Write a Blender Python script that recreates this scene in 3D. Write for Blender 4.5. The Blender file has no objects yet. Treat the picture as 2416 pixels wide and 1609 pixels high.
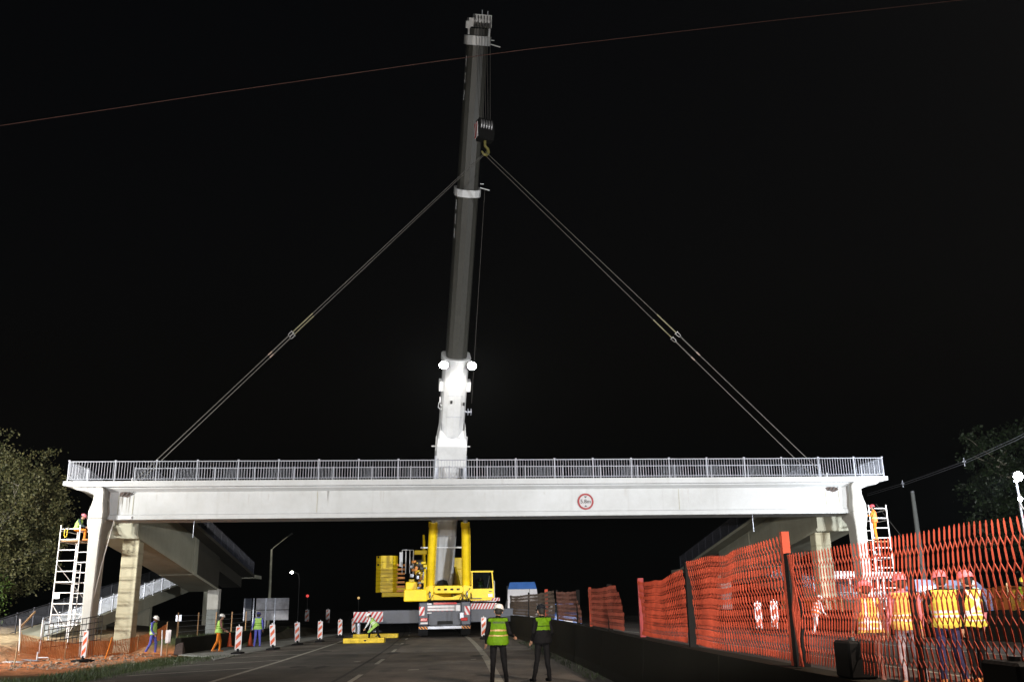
import bpy, bmesh, math, random
import numpy as np
from mathutils import Matrix, Vector, noise as mnoise

R = math.radians
rnd = random.Random(11)
scene = bpy.context.scene
COL = scene.collection

# ------------------------------------------------------------------ camera
cam_d = bpy.data.cameras.new('camera')
cam = bpy.data.objects.new('camera', cam_d)
COL.objects.link(cam)
cam_d.sensor_fit = 'HORIZONTAL'
cam_d.sensor_width = 36.0
cam_d.lens = 36.0 * 2186.0 / 2416.0
cam_d.clip_start = 0.1
cam_d.clip_end = 5000
cam.matrix_world = (Matrix.Translation((0, 0, 1.75)) @ Matrix.Rotation(R(90 + 16.0), 4, 'X')
                    @ Matrix.Rotation(R(-0.96), 4, 'Z'))
scene.camera = cam

# ------------------------------------------------------------------ night sky and faint moon
world = bpy.data.worlds.new('World')
scene.world = world
world.use_nodes = True
wn, wl = world.node_tree.nodes, world.node_tree.links
sky = wn.new('ShaderNodeTexSky')
sky.sky_type = 'NISHITA'
sky.sun_disc = False
sky.sun_elevation = R(-4)
sky.sun_rotation = R(200)
wn['Background'].inputs[1].default_value = 0.07
wl.new(sky.outputs[0], wn['Background'].inputs[0])

moon_d = bpy.data.lights.new('moon', 'SUN')
moon_d.energy = 0.006
moon_d.angle = R(0.5)
moon_d.color = (0.8, 0.88, 1.0)
moon = bpy.data.objects.new('moon', moon_d)
COL.objects.link(moon)
moon.rotation_euler = (R(50), 0, R(-35))

vs = scene.view_settings
vs.view_transform = 'Standard'
vs.look = 'None'
vs.gamma = 1.0
vs.exposure = 0.0
vs.use_curve_mapping = False
scene.cycles.use_denoising = True
scene.cycles.max_bounces = 6
scene.cycles.transparent_max_bounces = 24
scene.cycles.sample_clamp_indirect = 4.0

# ------------------------------------------------------------------ helpers
class MB:
    """collects geometry; build() links it as one mesh object"""
    def __init__(s, M=None):
        s.v, s.f, s.mi, s.M, s.sm = [], [], [], M, []
    def add(s, vs_, fs, mi=0, smooth=False):
        b = len(s.v)
        if s.M is not None:
            vs_ = [s.M @ Vector(p) for p in vs_]
        s.v.extend([tuple(p) for p in vs_])
        for f in fs:
            s.f.append([b + i for i in f]); s.mi.append(mi); s.sm.append(smooth)
        return s
    def bx(s, x0, x1, y0, y1, z0, z1, mi=0):
        p = [(x0, y0, z0), (x1, y0, z0), (x1, y1, z0), (x0, y1, z0), (x0, y0, z1), (x1, y0, z1), (x1, y1, z1), (x0, y1, z1)]
        return s.add(p, [(3, 2, 1, 0), (4, 5, 6, 7), (0, 1, 5, 4), (1, 2, 6, 5), (2, 3, 7, 6), (3, 0, 4, 7)], mi)
    def cbx(s, x0, x1, y0, y1, z0, z1, c=0.03, mi=0):
        """box with chamfered edges (hull of inset corners)"""
        pts = []
        for x, sx in ((x0, 1), (x1, -1)):
            for y, sy in ((y0, 1), (y1, -1)):
                for z, sz in ((z0, 1), (z1, -1)):
                    pts += [(x, y + sy * c, z + sz * c), (x + sx * c, y, z + sz * c), (x + sx * c, y + sy * c, z)]
        return s.hull(pts, mi)
    def hull(s, pts, mi=0, smooth=False):
        bm = bmesh.new()
        for p in pts: bm.verts.new(p)
        bmesh.ops.convex_hull(bm, input=list(bm.verts))
        loose = [v for v in bm.verts if not v.link_faces]
        for v in loose: bm.verts.remove(v)
        bmesh.ops.dissolve_limit(bm, angle_limit=R(1), verts=list(bm.verts), edges=list(bm.edges))
        bm.verts.index_update()
        s.add([v.co.copy() for v in bm.verts], [[v.index for v in f.verts] for f in bm.faces], mi, smooth)
        bm.free(); return s
    def ext(s, pts, d, mi=0):
        """extrude a planar polygon by vector d"""
        n = len(pts); d = Vector(d)
        a = [Vector(p) for p in pts]
        vs_ = a + [p + d for p in a]
        fs = [list(range(n))[::-1], list(range(n, 2 * n))] + [[i, (i + 1) % n, n + (i + 1) % n, n + i] for i in range(n)]
        return s.add(vs_, fs, mi)
    def tube(s, pts, r, n=8, mi=0, caps=True, smooth=True):
        pts = [Vector(p) for p in pts]
        rs = r if isinstance(r, (list, tuple)) else [r] * len(pts)
        t0 = (pts[1] - pts[0]).normalized()
        x = t0.orthogonal().normalized()
        V, F = [], []
        for i, p in enumerate(pts):
            t = (pts[min(i + 1, len(pts) - 1)] - pts[max(i - 1, 0)]).normalized()
            x = (x - t * x.dot(t)).normalized()
            y = t.cross(x)
            for k in range(n):
                a = 2 * math.pi * k / n
                V.append(p + (x * math.cos(a) + y * math.sin(a)) * rs[i])
        for i in range(len(pts) - 1):
            for k in range(n):
                F.append((i * n + k, i * n + (k + 1) % n, (i + 1) * n + (k + 1) % n, (i + 1) * n + k))
        s.add(V, F, mi, smooth)
        if caps:
            s.add([V[k] for k in range(n)], [list(range(n))[::-1]], mi)
            s.add([V[(len(pts) - 1) * n + k] for k in range(n)], [list(range(n))], mi)
        return s
    def bar(s, a, b, w, h, mi=0, up=(0, 0, 1)):
        a, b = Vector(a), Vector(b)
        t = (b - a).normalized(); u = Vector(up)
        x = t.cross(u)
        if x.length < 1e-4: x = t.cross(Vector((1, 0, 0)))
        x.normalize(); y = x.cross(t)
        V = []
        for p in (a, b):
            for i, j in ((-1, -1), (1, -1), (1, 1), (-1, 1)):
                V.append(p + x * (w / 2 * i) + y * (h / 2 * j))
        return s.add(V, [(3, 2, 1, 0), (4, 5, 6, 7), (0, 1, 5, 4), (1, 2, 6, 5), (2, 3, 7, 6), (3, 0, 4, 7)], mi)
    def lathe(s, prof, c=(0, 0, 0), n=16, mi=0, axis=None, smooth=True):
        c = Vector(c)
        q = Vector((0, 0, 1)).rotation_difference(Vector(axis)) if axis is not None else None
        V, F = [], []
        for r, z in prof:
            for k in range(n):
                a = 2 * math.pi * k / n
                p = Vector((r * math.cos(a), r * math.sin(a), z))
                V.append(c + (q @ p if q else p))
        for i in range(len(prof) - 1):
            for k in range(n):
                F.append((i * n + k, i * n + (k + 1) % n, (i + 1) * n + (k + 1) % n, (i + 1) * n + k))
        F.append(list(range(n))[::-1]); F.append([(len(prof) - 1) * n + k for k in range(n)])
        return s.add(V, F, mi, smooth)
    def loft(s, rings, mi=0, smooth=False, caps=True):
        n = len(rings[0]); V = [p for r_ in rings for p in r_]; F = []
        for i in range(len(rings) - 1):
            for k in range(n):
                F.append((i * n + k, i * n + (k + 1) % n, (i + 1) * n + (k + 1) % n, (i + 1) * n + k))
        if caps:
            F.append(list(range(n))[::-1]); F.append([(len(rings) - 1) * n + k for k in range(n)])
        return s.add(V, F, mi, smooth)
    def hazard(s, o, ux, uz, w, h, n, mi, pitch=None, lean=1.0, off=0.0):
        """parallelogram stripes clipped to a w x h panel, laid just proud of it"""
        o, ux, uz = Vector(o), Vector(ux).normalized(), Vector(uz).normalized()
        p = w / n if pitch is None else pitch
        k0 = int(-h * abs(lean) / p) - 2
        for k in range(k0, int(w / p) + int(h * abs(lean) / p) + 3):
            x = k * p + off
            poly = [(x, 0), (x + p * .5, 0), (x + p * .5 + lean * h, h), (x + lean * h, h)]
            poly = clip(poly, 0, w)
            if len(poly) > 2:
                s.add([o + ux * a + uz * b for a, b in poly], [list(range(len(poly)))], mi)
        return s
    def mesh(s, name, mats):
        me = bpy.data.meshes.new(name)
        me.from_pydata(s.v, [], s.f)
        for m in (mats if isinstance(mats, (list, tuple)) else [mats]):
            me.materials.append(m)
        if s.f:
            me.polygons.foreach_set('material_index', s.mi)
            me.polygons.foreach_set('use_smooth', s.sm)
        me.update()
        return me
    def build(s, name, mats, parent=None, recalc=True):
        me = s.mesh(name, mats)
        if recalc:
            bm = bmesh.new(); bm.from_mesh(me)
            bmesh.ops.recalc_face_normals(bm, faces=bm.faces); bm.to_mesh(me); bm.free()
        return link(name, me, parent)

def clip(poly, lo, hi):
    def half(pl, c, keep_gt):
        out = []
        for i in range(len(pl)):
            a, b = pl[i], pl[(i + 1) % len(pl)]
            ia = (a[0] >= c) if keep_gt else (a[0] <= c)
            ib = (b[0] >= c) if keep_gt else (b[0] <= c)
            if ia: out.append(a)
            if ia != ib:
                t = (c - a[0]) / (b[0] - a[0]); out.append((c, a[1] + t * (b[1] - a[1])))
        return out
    poly = half(poly, lo, True)
    return half(poly, hi, False) if poly else poly

def link(name, me, parent=None, loc=None):
    o = bpy.data.objects.new(name, me)
    COL.objects.link(o)
    if parent is not None: o.parent = parent
    if loc is not None: o.location = loc
    return o

def thing(name, label, cat, loc=(0, 0, 0), rz=0.0, group=None):
    o = bpy.data.objects.new(name, None)
    o.empty_display_size = 0.2
    COL.objects.link(o)
    o.location = loc; o.rotation_euler = (0, 0, rz)
    return tag(o, label, cat, group)

def tag(o, label, cat, group=None):
    o['label'] = label; o['category'] = cat
    if group: o['group'] = group
    return o

def struct(o):
    o['kind'] = 'structure'; return o

def stuff(o):
    o['kind'] = 'stuff'; return o

def copy_tree(o, parent=None):
    c = o.copy(); COL.objects.link(c)
    if parent is not None: c.parent = parent
    for ch in [x for x in bpy.data.objects if x.parent == o]:
        copy_tree(ch, c)
    return c

def text_mesh(txt, size, depth=0.004):
    cu = bpy.data.curves.new('lettering', 'FONT')
    cu.body = txt; cu.size = size; cu.align_x = 'CENTER'; cu.align_y = 'CENTER'; cu.extrude = depth; cu.offset = size * 0.012
    ob = bpy.data.objects.new('lettering', cu)
    COL.objects.link(ob)
    dg = bpy.context.evaluated_depsgraph_get()
    me = bpy.data.meshes.new_from_object(ob.evaluated_get(dg))
    bpy.data.objects.remove(ob)
    return me

# ------------------------------------------------------------------ materials
def pm(name, col, rough=0.6, metal=0.0, var=0.18, scale=5.0, bump=0.0, bscale=40.0, col2=None, spec=0.5, coat=0.0, stretch=None, alpha=None):
    m = bpy.data.materials.new(name); m.use_nodes = True
    nt = m.node_tree; N, L = nt.nodes, nt.links
    b = N['Principled BSDF']
    tc = N.new('ShaderNodeTexCoord')
    mp = N.new('ShaderNodeMapping'); L.new(tc.outputs['Object'], mp.inputs[0])
    if stretch: mp.inputs['Scale'].default_value = stretch
    n1 = N.new('ShaderNodeTexNoise'); n1.inputs['Scale'].default_value = scale
    n1.inputs['Detail'].default_value = 8; n1.inputs['Roughness'].default_value = 0.62
    L.new(mp.outputs[0], n1.inputs['Vector'])
    rp = N.new('ShaderNodeValToRGB')
    c2 = col2 if col2 else tuple(min(1, c * (1 + var)) for c in col)
    c1 = col if col2 else tuple(c * (1 - var) for c in col)
    rp.color_ramp.elements[0].position = 0.32; rp.color_ramp.elements[1].position = 0.68
    rp.color_ramp.elements[0].color = (*c1, 1); rp.color_ramp.elements[1].color = (*c2, 1)
    L.new(n1.outputs['Fac'], rp.inputs[0]); L.new(rp.outputs[0], b.inputs['Base Color'])
    rr = N.new('ShaderNodeMapRange'); rr.inputs[3].default_value = max(0.03, rough - 0.1); rr.inputs[4].default_value = min(1, rough + 0.1)
    L.new(n1.outputs['Fac'], rr.inputs[0]); L.new(rr.outputs[0], b.inputs['Roughness'])
    b.inputs['Metallic'].default_value = metal
    b.inputs['Specular IOR Level'].default_value = spec
    b.inputs['Coat Weight'].default_value = coat
    if bump:
        n2 = N.new('ShaderNodeTexNoise'); n2.inputs['Scale'].default_value = bscale; n2.inputs['Detail'].default_value = 6
        L.new(tc.outputs['Object'], n2.inputs['Vector'])
        bp = N.new('ShaderNodeBump'); bp.inputs['Strength'].default_value = bump; bp.inputs['Distance'].default_value = 0.03
        L.new(n2.outputs['Fac'], bp.inputs['Height']); L.new(bp.outputs[0], b.inputs['Normal'])
    if alpha is not None: b.inputs['Alpha'].default_value = alpha
    return m

def emit(name, col, strength):
    m = bpy.data.materials.new(name); m.use_nodes = True
    N = m.node_tree.nodes; b = N['Principled BSDF']
    b.inputs['Base Color'].default_value = (0.8, 0.8, 0.8, 1)
    b.inputs['Emission Color'].default_value = (*col, 1); b.inputs['Emission Strength'].default_value = strength
    tc = N.new('ShaderNodeTexCoord'); n = N.new('ShaderNodeTexNoise'); n.inputs['Scale'].default_value = 30
    m.node_tree.links.new(tc.outputs['Object'], n.inputs['Vector'])
    rr = N.new('ShaderNodeMapRange'); rr.inputs[3].default_value = 0.1; rr.inputs[4].default_value = 0.3
    m.node_tree.links.new(n.outputs['Fac'], rr.inputs[0]); m.node_tree.links.new(rr.outputs[0], b.inputs['Roughness'])
    return m

def concrete(name, col, stain=0.25, streak=0.3, rough=0.8, board=0.0, warm=(0.75, 0.68, 0.52), spec=0.4):
    """painted / cast concrete: mottling, vertical rain streaks, fine pores, optional board marks"""
    m = bpy.data.materials.new(name); m.use_nodes = True
    nt = m.node_tree; N, L = nt.nodes, nt.links; b = N['Principled BSDF']
    tc = N.new('ShaderNodeTexCoord')
    def nz(scale, st=None, detail=8):
        n = N.new('ShaderNodeTexNoise'); n.inputs['Scale'].default_value = scale; n.inputs['Detail'].default_value = detail
        n.inputs['Roughness'].default_value = 0.65
        if st:
            mp = N.new('ShaderNodeMapping'); mp.inputs['Scale'].default_value = st
            L.new(tc.outputs['Object'], mp.inputs[0]); L.new(mp.outputs[0], n.inputs['Vector'])
        else: L.new(tc.outputs['Object'], n.inputs['Vector'])
        return n
    def ramp(n, a, c, lo=0.35, hi=0.65):
        r_ = N.new('ShaderNodeMapRange'); r_.inputs[1].default_value = lo; r_.inputs[2].default_value = hi
        r_.inputs[3].default_value = a; r_.inputs[4].default_value = c
        L.new(n.outputs['Fac'], r_.inputs[0]); return r_
    def mul(a, c):
        x = N.new('ShaderNodeMath'); x.operation = 'MULTIPLY'
        L.new(a.outputs[0], x.inputs[0]); L.new(c.outputs[0], x.inputs[1]); return x
    big = ramp(nz(0.7), 1 - stain, 1.0)
    med = ramp(nz(3.5), 1 - stain * 0.5, 1.0)
    stv = ramp(nz(1.0, (2.6, 2.6, 0.16)), 1.0, 1 - streak, 0.55, 0.75)
    pore = ramp(nz(60, None, 3), 0.9, 1.0, 0.3, 0.5)
    v = mul(mul(big, med), mul(stv, pore))
    if board:
        w = N.new('ShaderNodeTexWave'); w.wave_type = 'BANDS'; w.bands_direction = 'Z'; w.inputs['Scale'].default_value = 0.55
        w.inputs['Distortion'].default_value = 0.6; w.inputs['Detail'].default_value = 3
        L.new(tc.outputs['Object'], w.inputs['Vector'])
        v = mul(v, ramp(w, 1 - board, 1.0, 0.02, 0.12))
    mx = N.new('ShaderNodeMix'); mx.data_type = 'RGBA'
    mx.inputs[6].default_value = (*[c * w_ * 0.45 for c, w_ in zip(col, warm)], 1); mx.inputs[7].default_value = (*col, 1)
    L.new(v.outputs[0], mx.inputs[0]); L.new(mx.outputs[2], b.inputs['Base Color'])
    b.inputs['Roughness'].default_value = rough
    b.inputs['Specular IOR Level'].default_value = spec
    bp = N.new('ShaderNodeBump'); bp.inputs['Strength'].default_value = 0.15; bp.inputs['Distance'].default_value = 0.02
    L.new(pore.outputs[0], bp.inputs['Height']); L.new(bp.outputs[0], b.inputs['Normal'])
    return m

M_ = {}
M_['beam'] = concrete('white painted concrete', (0.405, 0.420, 0.432), 0.16, 0.2)
M_['pier'] = concrete('pale pier concrete', (0.42, 0.42, 0.40), 0.18, 0.2)
M_['cast'] = concrete('board marked yellowish concrete', (0.42, 0.40, 0.295), 0.3, 0.35, board=0.3)
M_['ramp'] = concrete('olive grey concrete', (0.33, 0.33, 0.265), 0.22, 0.25)
M_['darkcon'] = concrete('very dark concrete', (0.011, 0.0105, 0.008), 0.4, 0.4, spec=0.08)  # one near black tone shared by the walls
M_['paving'] = concrete('pale paving', (0.25, 0.26, 0.25), 0.35, 0.0)
M_['greypaint'] = concrete('grey painted column foot', (0.2, 0.22, 0.22), 0.2, 0.2)
M_['rail'] = pm('white railing paint', (0.25, 0.265, 0.31), 0.5, 0.0, 0.1, 8)
M_['darkrail'] = pm('navy railing paint in shade', (0.035, 0.038, 0.055), 0.6, 0.1, 0.2, 6)  # navy paint, with the ramp's shade put into its colour
M_['shadecon'] = concrete('shaded ramp concrete', (0.05, 0.046, 0.036), 0.3, 0.3)  # the far ramp's fade into darkness is put into this colour
M_['galv'] = pm('galvanised steel', (0.42, 0.45, 0.52), 0.45, 0.6, 0.2, 6)
M_['alu'] = pm('scaffold aluminium', (0.62, 0.60, 0.60), 0.35, 0.15, 0.12, 9)
M_['steel'] = pm('plain grey steel', (0.3, 0.3, 0.31), 0.45, 0.7, 0.2, 8)
M_['dsteel'] = pm('dark steel', (0.045, 0.045, 0.045), 0.5, 0.5, 0.3, 8)
M_['rust'] = pm('rusty dark pocket', (0.05, 0.035, 0.03), 0.8, 0.2, 0.5, 12)
M_['blackpost'] = pm('black post paint', (0.006, 0.006, 0.006), 0.8, 0, 0.3, 8, spec=0.1)
M_['streak'] = pm('grey rain streak', (0.26, 0.255, 0.24), 0.9, 0, 0.25, 5, stretch=(6, 6, .6))
M_['hookpaint'] = pm('dull olive hook paint', (0.13, 0.115, 0.03), 0.6, 0.1, 0.3, 6)
M_['streak2'] = pm('faint rain stain', (0.355, 0.36, 0.36), 0.9, 0, 0.1, 5, stretch=(6, 6, .6))
M_['hole'] = pm('dark opening', (0.012, 0.012, 0.012), 0.9, 0, 0.3, 4)
M_['yellow'] = pm('crane yellow paint', (0.90, 0.63, 0.010), 0.42, 0, 0.1, 2.5, coat=0.08, spec=0.3)
M_['yellow2'] = pm('worn yellow paint', (0.72, 0.50, 0.02), 0.5, 0, 0.25, 7, bump=0.2)
M_['orangey'] = pm('orange machine paint', (0.72, 0.24, 0.015), 0.45, 0, 0.2, 6)
M_['white'] = pm('white crane paint', (0.56, 0.575, 0.59), 0.4, 0, 0.10, 1.2, coat=0.1)
M_['boomshade'] = pm('unlit boom paint', (0.034, 0.034, 0.029), 0.5, 0, 0.2, 2.0, stretch=(4, 4, 0.3))  # upper sections beyond lamp reach: their dimness is put into the colour
M_['carrier'] = pm('blue grey carrier paint', (0.05, 0.058, 0.08), 0.45, 0, 0.2, 3)
M_['rubber'] = pm('black rubber', (0.009, 0.009, 0.010), 0.8, 0, 0.4, 14, bump=0.3, spec=0.15)
M_['signwhite'] = pm('white reflective sheet', (0.60, 0.585, 0.60), 0.4, 0, 0.05, 9)
M_['rimred'] = pm('deep red sign rim', (0.19, 0.004, 0.008), 0.6, 0, 0.12, 9)
M_['plate'] = pm('grey white sign plate', (0.36, 0.355, 0.365), 0.6, 0, 0.05, 9, spec=0.2)
M_['signred'] = pm('red reflective sheet', (0.45, 0.014, 0.014), 0.45, 0, 0.12, 9)
M_['orred'] = pm('orange red reflective sheet', (0.58, 0.085, 0.02), 0.5, 0, 0.15, 9)
M_['black'] = pm('black print', (0.01, 0.01, 0.012), 0.5, 0, 0.2, 9)
M_['ltred'] = pm('red lamp lens', (0.45, 0.01, 0.01), 0.15, 0, 0.2, 9, coat=0.6)
M_['glass'] = pm('dark cab glass', (0.02, 0.025, 0.03), 0.05, 0, 0.1, 2, spec=0.6)
M_['net'] = pm('orange red plastic netting', (0.27, 0.043, 0.022), 0.7, 0, 0.35, 1.3, spec=0.15)
M_['wood'] = pm('weathered stake wood', (0.33, 0.2, 0.1), 0.8, 0, 0.35, 14, stretch=(1, 1, 0.1))
M_['rope'] = pm('wire rope grey', (0.085, 0.082, 0.075), 0.6, 0.3, 0.3, 20)
M_['whiterope'] = pm('pale rope', (0.6, 0.57, 0.53), 0.8, 0, 0.2, 20)
M_['bark'] = pm('pale mottled bark', (0.20, 0.19, 0.15), 0.85, 0, 0.4, 6, bump=0.5)
M_['blue'] = pm('blue truck paint', (0.05, 0.17, 0.52), 0.35, 0, 0.12, 2, coat=0.3)
M_['lampglass'] = emit('lit flood lamp', (1.0, 0.93, 0.82), 260)
M_['coollamp'] = emit('lit cool flood lamp', (0.80, 0.90, 1.0), 150)
M_['smalllamp'] = emit('lit street lamp', (1.0, 0.95, 0.85), 60)
M_['headlamp'] = emit('lit headlamp', (0.9, 0.95, 1.0), 8)
M_['redlamp'] = emit('lit red lamp', (1.0, 0.03, 0.02), 0.7)
M_['amberlamp'] = emit('lit amber lamp', (1.0, 0.55, 0.05), 0.5)

def leafmat(name, c1, c2):
    m = bpy.data.materials.new(name); m.use_nodes = True
    nt = m.node_tree; N, L = nt.nodes, nt.links; b = N['Principled BSDF']
    g = N.new('ShaderNodeNewGeometry'); rp = N.new('ShaderNodeValToRGB')
    rp.color_ramp.elements[0].color = (*c1, 1); rp.color_ramp.elements[1].color = (*c2, 1)
    L.new(g.outputs['Random Per Island'], rp.inputs[0]); L.new(rp.outputs[0], b.inputs['Base Color'])
    b.inputs['Roughness'].default_value = 0.5
    t = N.new('ShaderNodeBsdfTranslucent'); L.new(rp.outputs[0], t.inputs[0])
    mx = N.new('ShaderNodeMixShader'); mx.inputs[0].default_value = 0.25
    L.new(b.outputs[0], mx.inputs[1]); L.new(t.outputs[0], mx.inputs[2]); L.new(mx.outputs[0], N['Material Output'].inputs[0])
    return m
M_['leafL'] = leafmat('olive leaves', (0.042, 0.054, 0.018), (0.20, 0.192, 0.085))
M_['leafS'] = leafmat('bright shrub leaves', (0.04, 0.09, 0.015), (0.13, 0.20, 0.04))
M_['leafR'] = leafmat('deep green leaves', (0.007, 0.018, 0.005), (0.022, 0.04, 0.012))
M_['grass'] = leafmat('short grass', (0.018, 0.035, 0.010), (0.05, 0.075, 0.02))

def netsheet(name, col):
    """woven safety netting: real holes through the sheet"""
    m = bpy.data.materials.new(name); m.use_nodes = True
    nt = m.node_tree; N, L = nt.nodes, nt.links; b = N['Principled BSDF']
    b.inputs['Base Color'].default_value = (*col, 1); b.inputs['Roughness'].default_value = 0.6
    tc = N.new('ShaderNodeTexCoord')
    ws = []
    for d in ('X', 'Z'):
        w = N.new('ShaderNodeTexWave'); w.bands_direction = d; w.inputs['Scale'].default_value = 7.0
        L.new(tc.outputs['Object'], w.inputs['Vector'])
        r_ = N.new('ShaderNodeMath'); r_.operation = 'GREATER_THAN'; r_.inputs[1].default_value = 0.64
        L.new(w.outputs['Fac'], r_.inputs[0]); ws.append(r_)
    mx = N.new('ShaderNodeMath'); mx.operation = 'MAXIMUM'
    L.new(ws[0].outputs[0], mx.inputs[0]); L.new(ws[1].outputs[0], mx.inputs[1])
    L.new(mx.outputs[0], b.inputs['Alpha'])
    return m
M_['safenet'] = netsheet('orange safety netting', (0.36, 0.095, 0.012))

M_['slingtape'] = pm('yellowish sling sleeve', (0.16, 0.15, 0.09), 0.7, 0, 0.3, 3)
M_['slingtape2'] = pm('pinkish sling tag', (0.25, 0.19, 0.16), 0.7, 0, 0.2, 3)
def clearglass(name, tint):
    m = bpy.data.materials.new(name); m.use_nodes = True
    N, L = m.node_tree.nodes, m.node_tree.links
    tr = N.new('ShaderNodeBsdfTransparent'); tr.inputs[0].default_value = (*tint, 1)
    gl = N.new('ShaderNodeBsdfGlossy'); gl.inputs['Roughness'].default_value = 0.04
    tc = N.new('ShaderNodeTexCoord'); n = N.new('ShaderNodeTexNoise'); n.inputs['Scale'].default_value = 3; L.new(tc.outputs['Object'], n.inputs['Vector'])
    mr = N.new('ShaderNodeMapRange'); mr.inputs[3].default_value = 0.04; mr.inputs[4].default_value = 0.10; L.new(n.outputs['Fac'], mr.inputs[0])
    mx = N.new('ShaderNodeMixShader'); L.new(mr.outputs[0], mx.inputs[0]); L.new(tr.outputs[0], mx.inputs[1]); L.new(gl.outputs[0], mx.inputs[2])
    L.new(mx.outputs[0], N['Material Output'].inputs[0]); return m
M_['cabglass'] = clearglass('tinted cab glass', (0.45, 0.5, 0.5))
M_['redwire'] = pm('reddish wire', (0.06, 0.022, 0.016), 0.6, 0.2, 0.2, 3)
M_['oldpole'] = pm('old lamp post paint', (0.2, 0.2, 0.15), 0.6, 0.2, 0.3, 3)
# lamp powers
W_S = 26000
HAZE = 0.00017
W_L, W_R, W_C, W_T, W_B, W_N = 14500, 52000, 45000, 6500, 450, 15500
# ------------------------------------------------------------------ flood lights (the work lights of the site)
def flood(parent, name, loc, aim, watts, col, half, blend, size=0.25):
    d = bpy.data.lights.new(name, 'SPOT')
    d.energy = watts; d.color = col; d.spot_size = R(2 * half); d.spot_blend = blend; d.shadow_soft_size = size
    o = bpy.data.objects.new(name, d); COL.objects.link(o)
    o.location = loc
    o.rotation_euler = (Vector(aim) - Vector(loc)).to_track_quat('-Z', 'Y').to_euler()
    if parent is not None:
        o.parent = parent; o.location = Vector(loc) - parent.location
    return o

def light_tower(label, loc, height, aims, watts, col, half, blend):
    """mobile light tower: trailer, mast, cross arm and lamp heads"""
    t = thing('light_tower', label, 'light tower', loc)
    m = MB(); m.cbx(-0.6, 0.6, -0.9, 0.9, 0.45, 1.35, 0.05); m.bx(-0.05, 0.05, -1.9, -0.9, 0.5, 0.58)
    m.build('trailer', M_['yellow2'], t)
    for sx in (-0.72, 0.72):
        w = MB(); w.lathe([(0.1, -0.09), (0.3, -0.09), (0.33, -0.05), (0.33, 0.05), (0.3, 0.09), (0.1, 0.09)], (sx, 0, 0.33), 16, axis=(1, 0, 0)); w.build('wheel', M_['rubber'], t)
    m = MB()
    m.tube([(0, 0, 1.35), (0, 0, height * 0.6)], 0.07, 10); m.tube([(0, 0, height * 0.6), (0, 0, height)], 0.05, 10)
    m.build('mast', M_['galv'], t)
    aw = 0.85 if len(aims) > 1 else 0.12
    m = MB(); m.bar((-aw, 0, height), (aw, 0, height), 0.07, 0.07); m.build('cross_arm', M_['galv'], t)
    n = len(aims)
    for i, a in enumerate(aims):
        x = -0.7 + 1.4 * i / max(1, n - 1) if n > 1 else 0
        p = Vector((x, 0, height + 0.22))
        d = (Vector(a) - (Vector(loc) + p)).normalized()
        h = MB(); h.lathe([(0.05, -0.16), (0.16, -0.10), (0.21, 0.0)], p, 16, axis=d)
        head = h.build('lamp_head', M_['dsteel'], t)
        g = MB(); g.lathe([(0.19, 0.0), (0.185, 0.012)], p + d * 0.004, 16, axis=d); g.build('lamp_glass', M_['lampglass' if col[2] < 0.95 else 'coollamp'], head)
        flood(t, 'flood_beam', Vector(loc) + p + d * 0.3, a, watts, col, half, blend)
    return t

COOLW = (1.0, 0.97, 0.93); NEUT = (0.96, 0.98, 1.0); WARM = (1.0, 0.80, 0.62)
light_tower('work light tower facing the bridge end by the large tree', (-23.0, 6.0, 0.0), 4.1,
            [(-17, 43.5, 6.0), (-8, 56, 12)], W_L, NEUT, 27, 0.6)
light_tower('work light tower facing the bridge end by the orange fence', (26.0, 8.0, 0.4), 4.1,
            [(16.5, 46, 6.0), (2, 57, 12)], W_R, NEUT, 27, 0.6)
light_tower('tall work light tower on the bank beside the large tree', (-28.5, 33.5, 0.6), 7.2,
            [(-18.5, 42.0, 1.0), (-26.5, 55, 6.5)], W_N, (1.0, 0.97, 0.90), 52, 0.7)
light_tower('low work light tower shining over the road at the crane', (-4.0, -9.0, 0.0), 2.7,
            [(8.2, 40, 37.6)], W_C, (1.0, 0.94, 0.86), 40.5, 0.05)
t = thing('street_lamp', 'tall street lamp on the far carriageway with a warm head over the road', 'street lamp', (13.0, 6.0, 0.38))
m = MB(); m.tube([(0, 0, 0), (0, 0, 6), (0, 0, 10.6)], [0.14, 0.11, 0.07], 12); m.build('pole', M_['galv'], t)
m = MB(); m.tube([(0, 0, 10.5), (-0.5, 0, 10.9), (-2.2, 0, 11.1)], 0.05, 8); m.build('arm', M_['galv'], t)
m = MB(); m.hull([(-2.1, -.14, 11.02), (-2.1, .14, 11.02), (-2.9, -.12, 11.1), (-2.9, .12, 11.1), (-2.2, 0, 11.25), (-2.8, 0, 11.25)]); sh_ = m.build('lamp_head', M_['dsteel'], t)
m = MB(); m.bx(-2.75, -2.25, -.08, .08, 11.0, 11.02); m.build('lamp_glass', M_['lampglass'], sh_)
flood(t, 'street_lamp_beam', (10.5, 6.0, 11.35), (1.5, 20, 0), W_S, (1.0, 0.80, 0.64), 62, 0.5, 0.2)
tw = light_tower('slim work light tower with two lit heads beside the bushy dark tree', (21.55, 40.0, 0.75), 5.85,
                 [(17.5, 48, 4)], W_T, (0.90, 0.95, 1.0), 42, 0.6)
m = MB(); m.lathe([(0.02, -0.2), (0.12, -0.16), (0.19, 0), (0.12, 0.16), (0.02, 0.2)], (0, -0.22, 6.02), 14); m.build('lamp_globe', M_['coollamp'], tw)
m = MB(); m.tube([(0.0, -0.1, 5.3), (-0.06, -0.12, 4.95), (0.0, -0.12, 4.75), (0.1, -0.1, 4.62)], 0.025, 6); m.build('cable_loop', M_['whiterope'], tw)
h = MB(); h.lathe([(0.04, -0.1), (0.11, 0.0)], (0.0, -0.08, 5.08), 12, axis=(0, -1, -0.1)); lh = h.build('lamp_head', M_['dsteel'], tw)
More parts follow.
